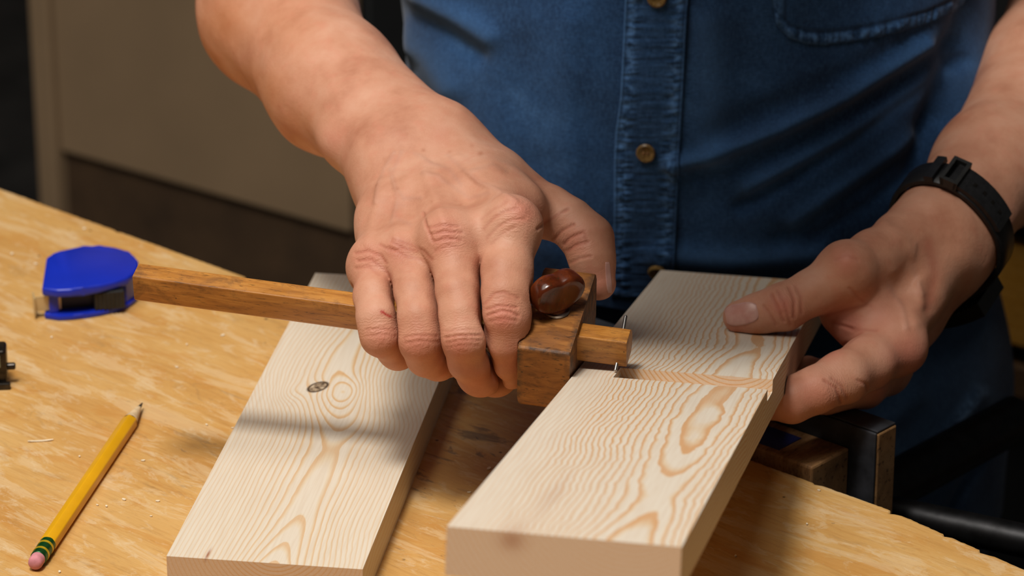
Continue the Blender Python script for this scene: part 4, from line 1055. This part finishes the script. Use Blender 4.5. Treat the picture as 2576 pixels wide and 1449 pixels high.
# ================================================================== wristwatch on the left wrist
wa, wb = at(2365, 605, 1.704), at(2496, 425, 1.763)
wz = (wb-wa)/np.linalg.norm(wb-wa)
tiltv = RT*.10+UP*.16
wz = wz+tiltv*.9; wz /= np.linalg.norm(wz)
WC = at(2392, 566, 1.7165)
wx, wy, wz = axes_z(wz, UP)          # wy roughly up in the picture
def wrist_r(ph, off):
    lo_ = np.full(len(ph), .010); hi_ = np.full(len(ph), .055); dirv = np.cos(ph)[:, None]*wx+np.sin(ph)[:, None]*wy; c = WC+wz*off
    for _ in range(18):
        m_ = (lo_+hi_)/2; ins = LH((c+dirv*m_[:, None]).astype(np.float32)) < 0
        lo_ = np.where(ins, m_, lo_); hi_ = np.where(ins, hi_, m_)
    return lo_
NP = 96; HWs = .0088
phis = np.linspace(0, 2*math.pi, NP, endpoint=False)
rad = np.stack([wrist_r(phis, o) for o in (-HWs, 0, HWs)], 1); rad = np.repeat(rad.max(1, keepdims=True), 3, 1)
rad0 = rad.copy()
for _ in range(10): rad = np.maximum((np.roll(rad, 1, 0)+2*rad+np.roll(rad, -1, 0))/4, rad0)
rad = rad+.0003
def W(phi_i, off, r): 
    p = phis[phi_i % NP]; return WC+wz*off+(wx*math.cos(p)+wy*math.sin(p))*r
watch = empty('wristwatch', WC); tag(watch, 'black rubber wristwatch strap with a buckle worn on the wrist', 'wristwatch')
prof = [(-HWs, .0004), (-HWs, .0022), (-HWs+.001, .0030), (HWs-.001, .0030), (HWs, .0022), (HWs, .0004)]
P = [W(i_, o_2, rad[i_].mean()+h_+.0006) for i_ in range(NP) for o_2, h_ in prof]; k_ = len(prof)
i = (np.arange(NP)[:, None]*k_+np.arange(k_)[None]); a = i; b_ = np.roll(i, -1, 0); Qs = np.stack([a, np.roll(a, -1, 1), np.roll(b_, -1, 1), b_], -1).reshape(-1, 4)
def wobj(name, P, Q_, mat, smooth=True, par=None):
    o = obj_np(name, np.array(P), Q_, mat, None, smooth); o.parent = par or watch
    o.matrix_parent_inverse = Matrix.Translation(-Vector(WC)); return o
st_ = wobj('strap', P, Qs, M_RUBBER); st_.data.set_sharp_from_angle(angle=math.radians(50))
def arc_piece(name, p0, p1, off0, off1, h0, h1, mat=M_RUBBER, n=10):
    Pp = []
    for k in range(n):
        p = p0+(p1-p0)*k/(n-1); r = np.interp(p % (2*math.pi), np.append(phis, 2*math.pi), np.append(rad[:, 1], rad[0, 1]))
        dv = wx*math.cos(p)+wy*math.sin(p)
        for o_3, h_ in ((off0, h0), (off0, h1), (off1, h1), (off1, h0)): Pp.append(WC+wz*o_3+dv*(r+h_+.0006))
    fq = [(4*k+a_, 4*k+(a_+1) % 4, 4*k+4+(a_+1) % 4, 4*k+4+a_) for k in range(n-1) for a_ in range(4)]+[(0, 3, 2, 1), (4*n-4, 4*n-3, 4*n-2, 4*n-1)]
    o = wobj(name, Pp, fq, mat, False); return o
def phi_of(px, py):
    best = None
    for i_ in range(NP):
        q, _ = pix(W(i_, 0, rad[i_, 1]+.003)); fwd = (wx*math.cos(phis[i_])+wy*math.sin(phis[i_]))@FW
        d_ = math.hypot(q[0]-px, q[1]-py)+(60 if fwd > .3 else 0)
        if best is None or d_ < best[0]: best = (d_, phis[i_])
    return best[1]
pb_ = phi_of(2395, 478)
arc_piece('strap_overlap', pb_-.05, pb_+1.15, -HWs+.0006, HWs-.0006, .0030, .0052)
for a_, b_3 in ((-.010, -.0078), (.0078, .010)): arc_piece('buckle', pb_-.16, pb_+.10, a_, b_3, .0026, .0072, M_BLACKP, 5)
for c_ in (-.16, .06): arc_piece('buckle', pb_+c_, pb_+c_+.055, -.010, .010, .0030, .0074, M_BLACKP, 4)
arc_piece('keeper_loop', pb_-.42, pb_-.28, -.0096, .0096, .0028, .0056, M_RUBBER, 5)
for k in range(4): arc_piece('strap_hole', pb_+.30+.2*k, pb_+.36+.2*k, -.0012, .0012, .0051, .0054, M_TOOL, 3)
pcse = pb_+math.pi
wide = np.max([wrist_r(phis, o) for o in (-.013, -.007, 0, .007, .013)], 0)
extra = float(np.max(np.where(np.abs((phis-pcse+math.pi) % (2*math.pi)-math.pi) < .7, wide-rad[:, 1], 0)))
arc_piece('watch_case', pcse-.62, pcse+.62, -.013, .013, max(.0032, extra+.0004), max(.0032, extra)+.0085, M_BLACKP, 14)
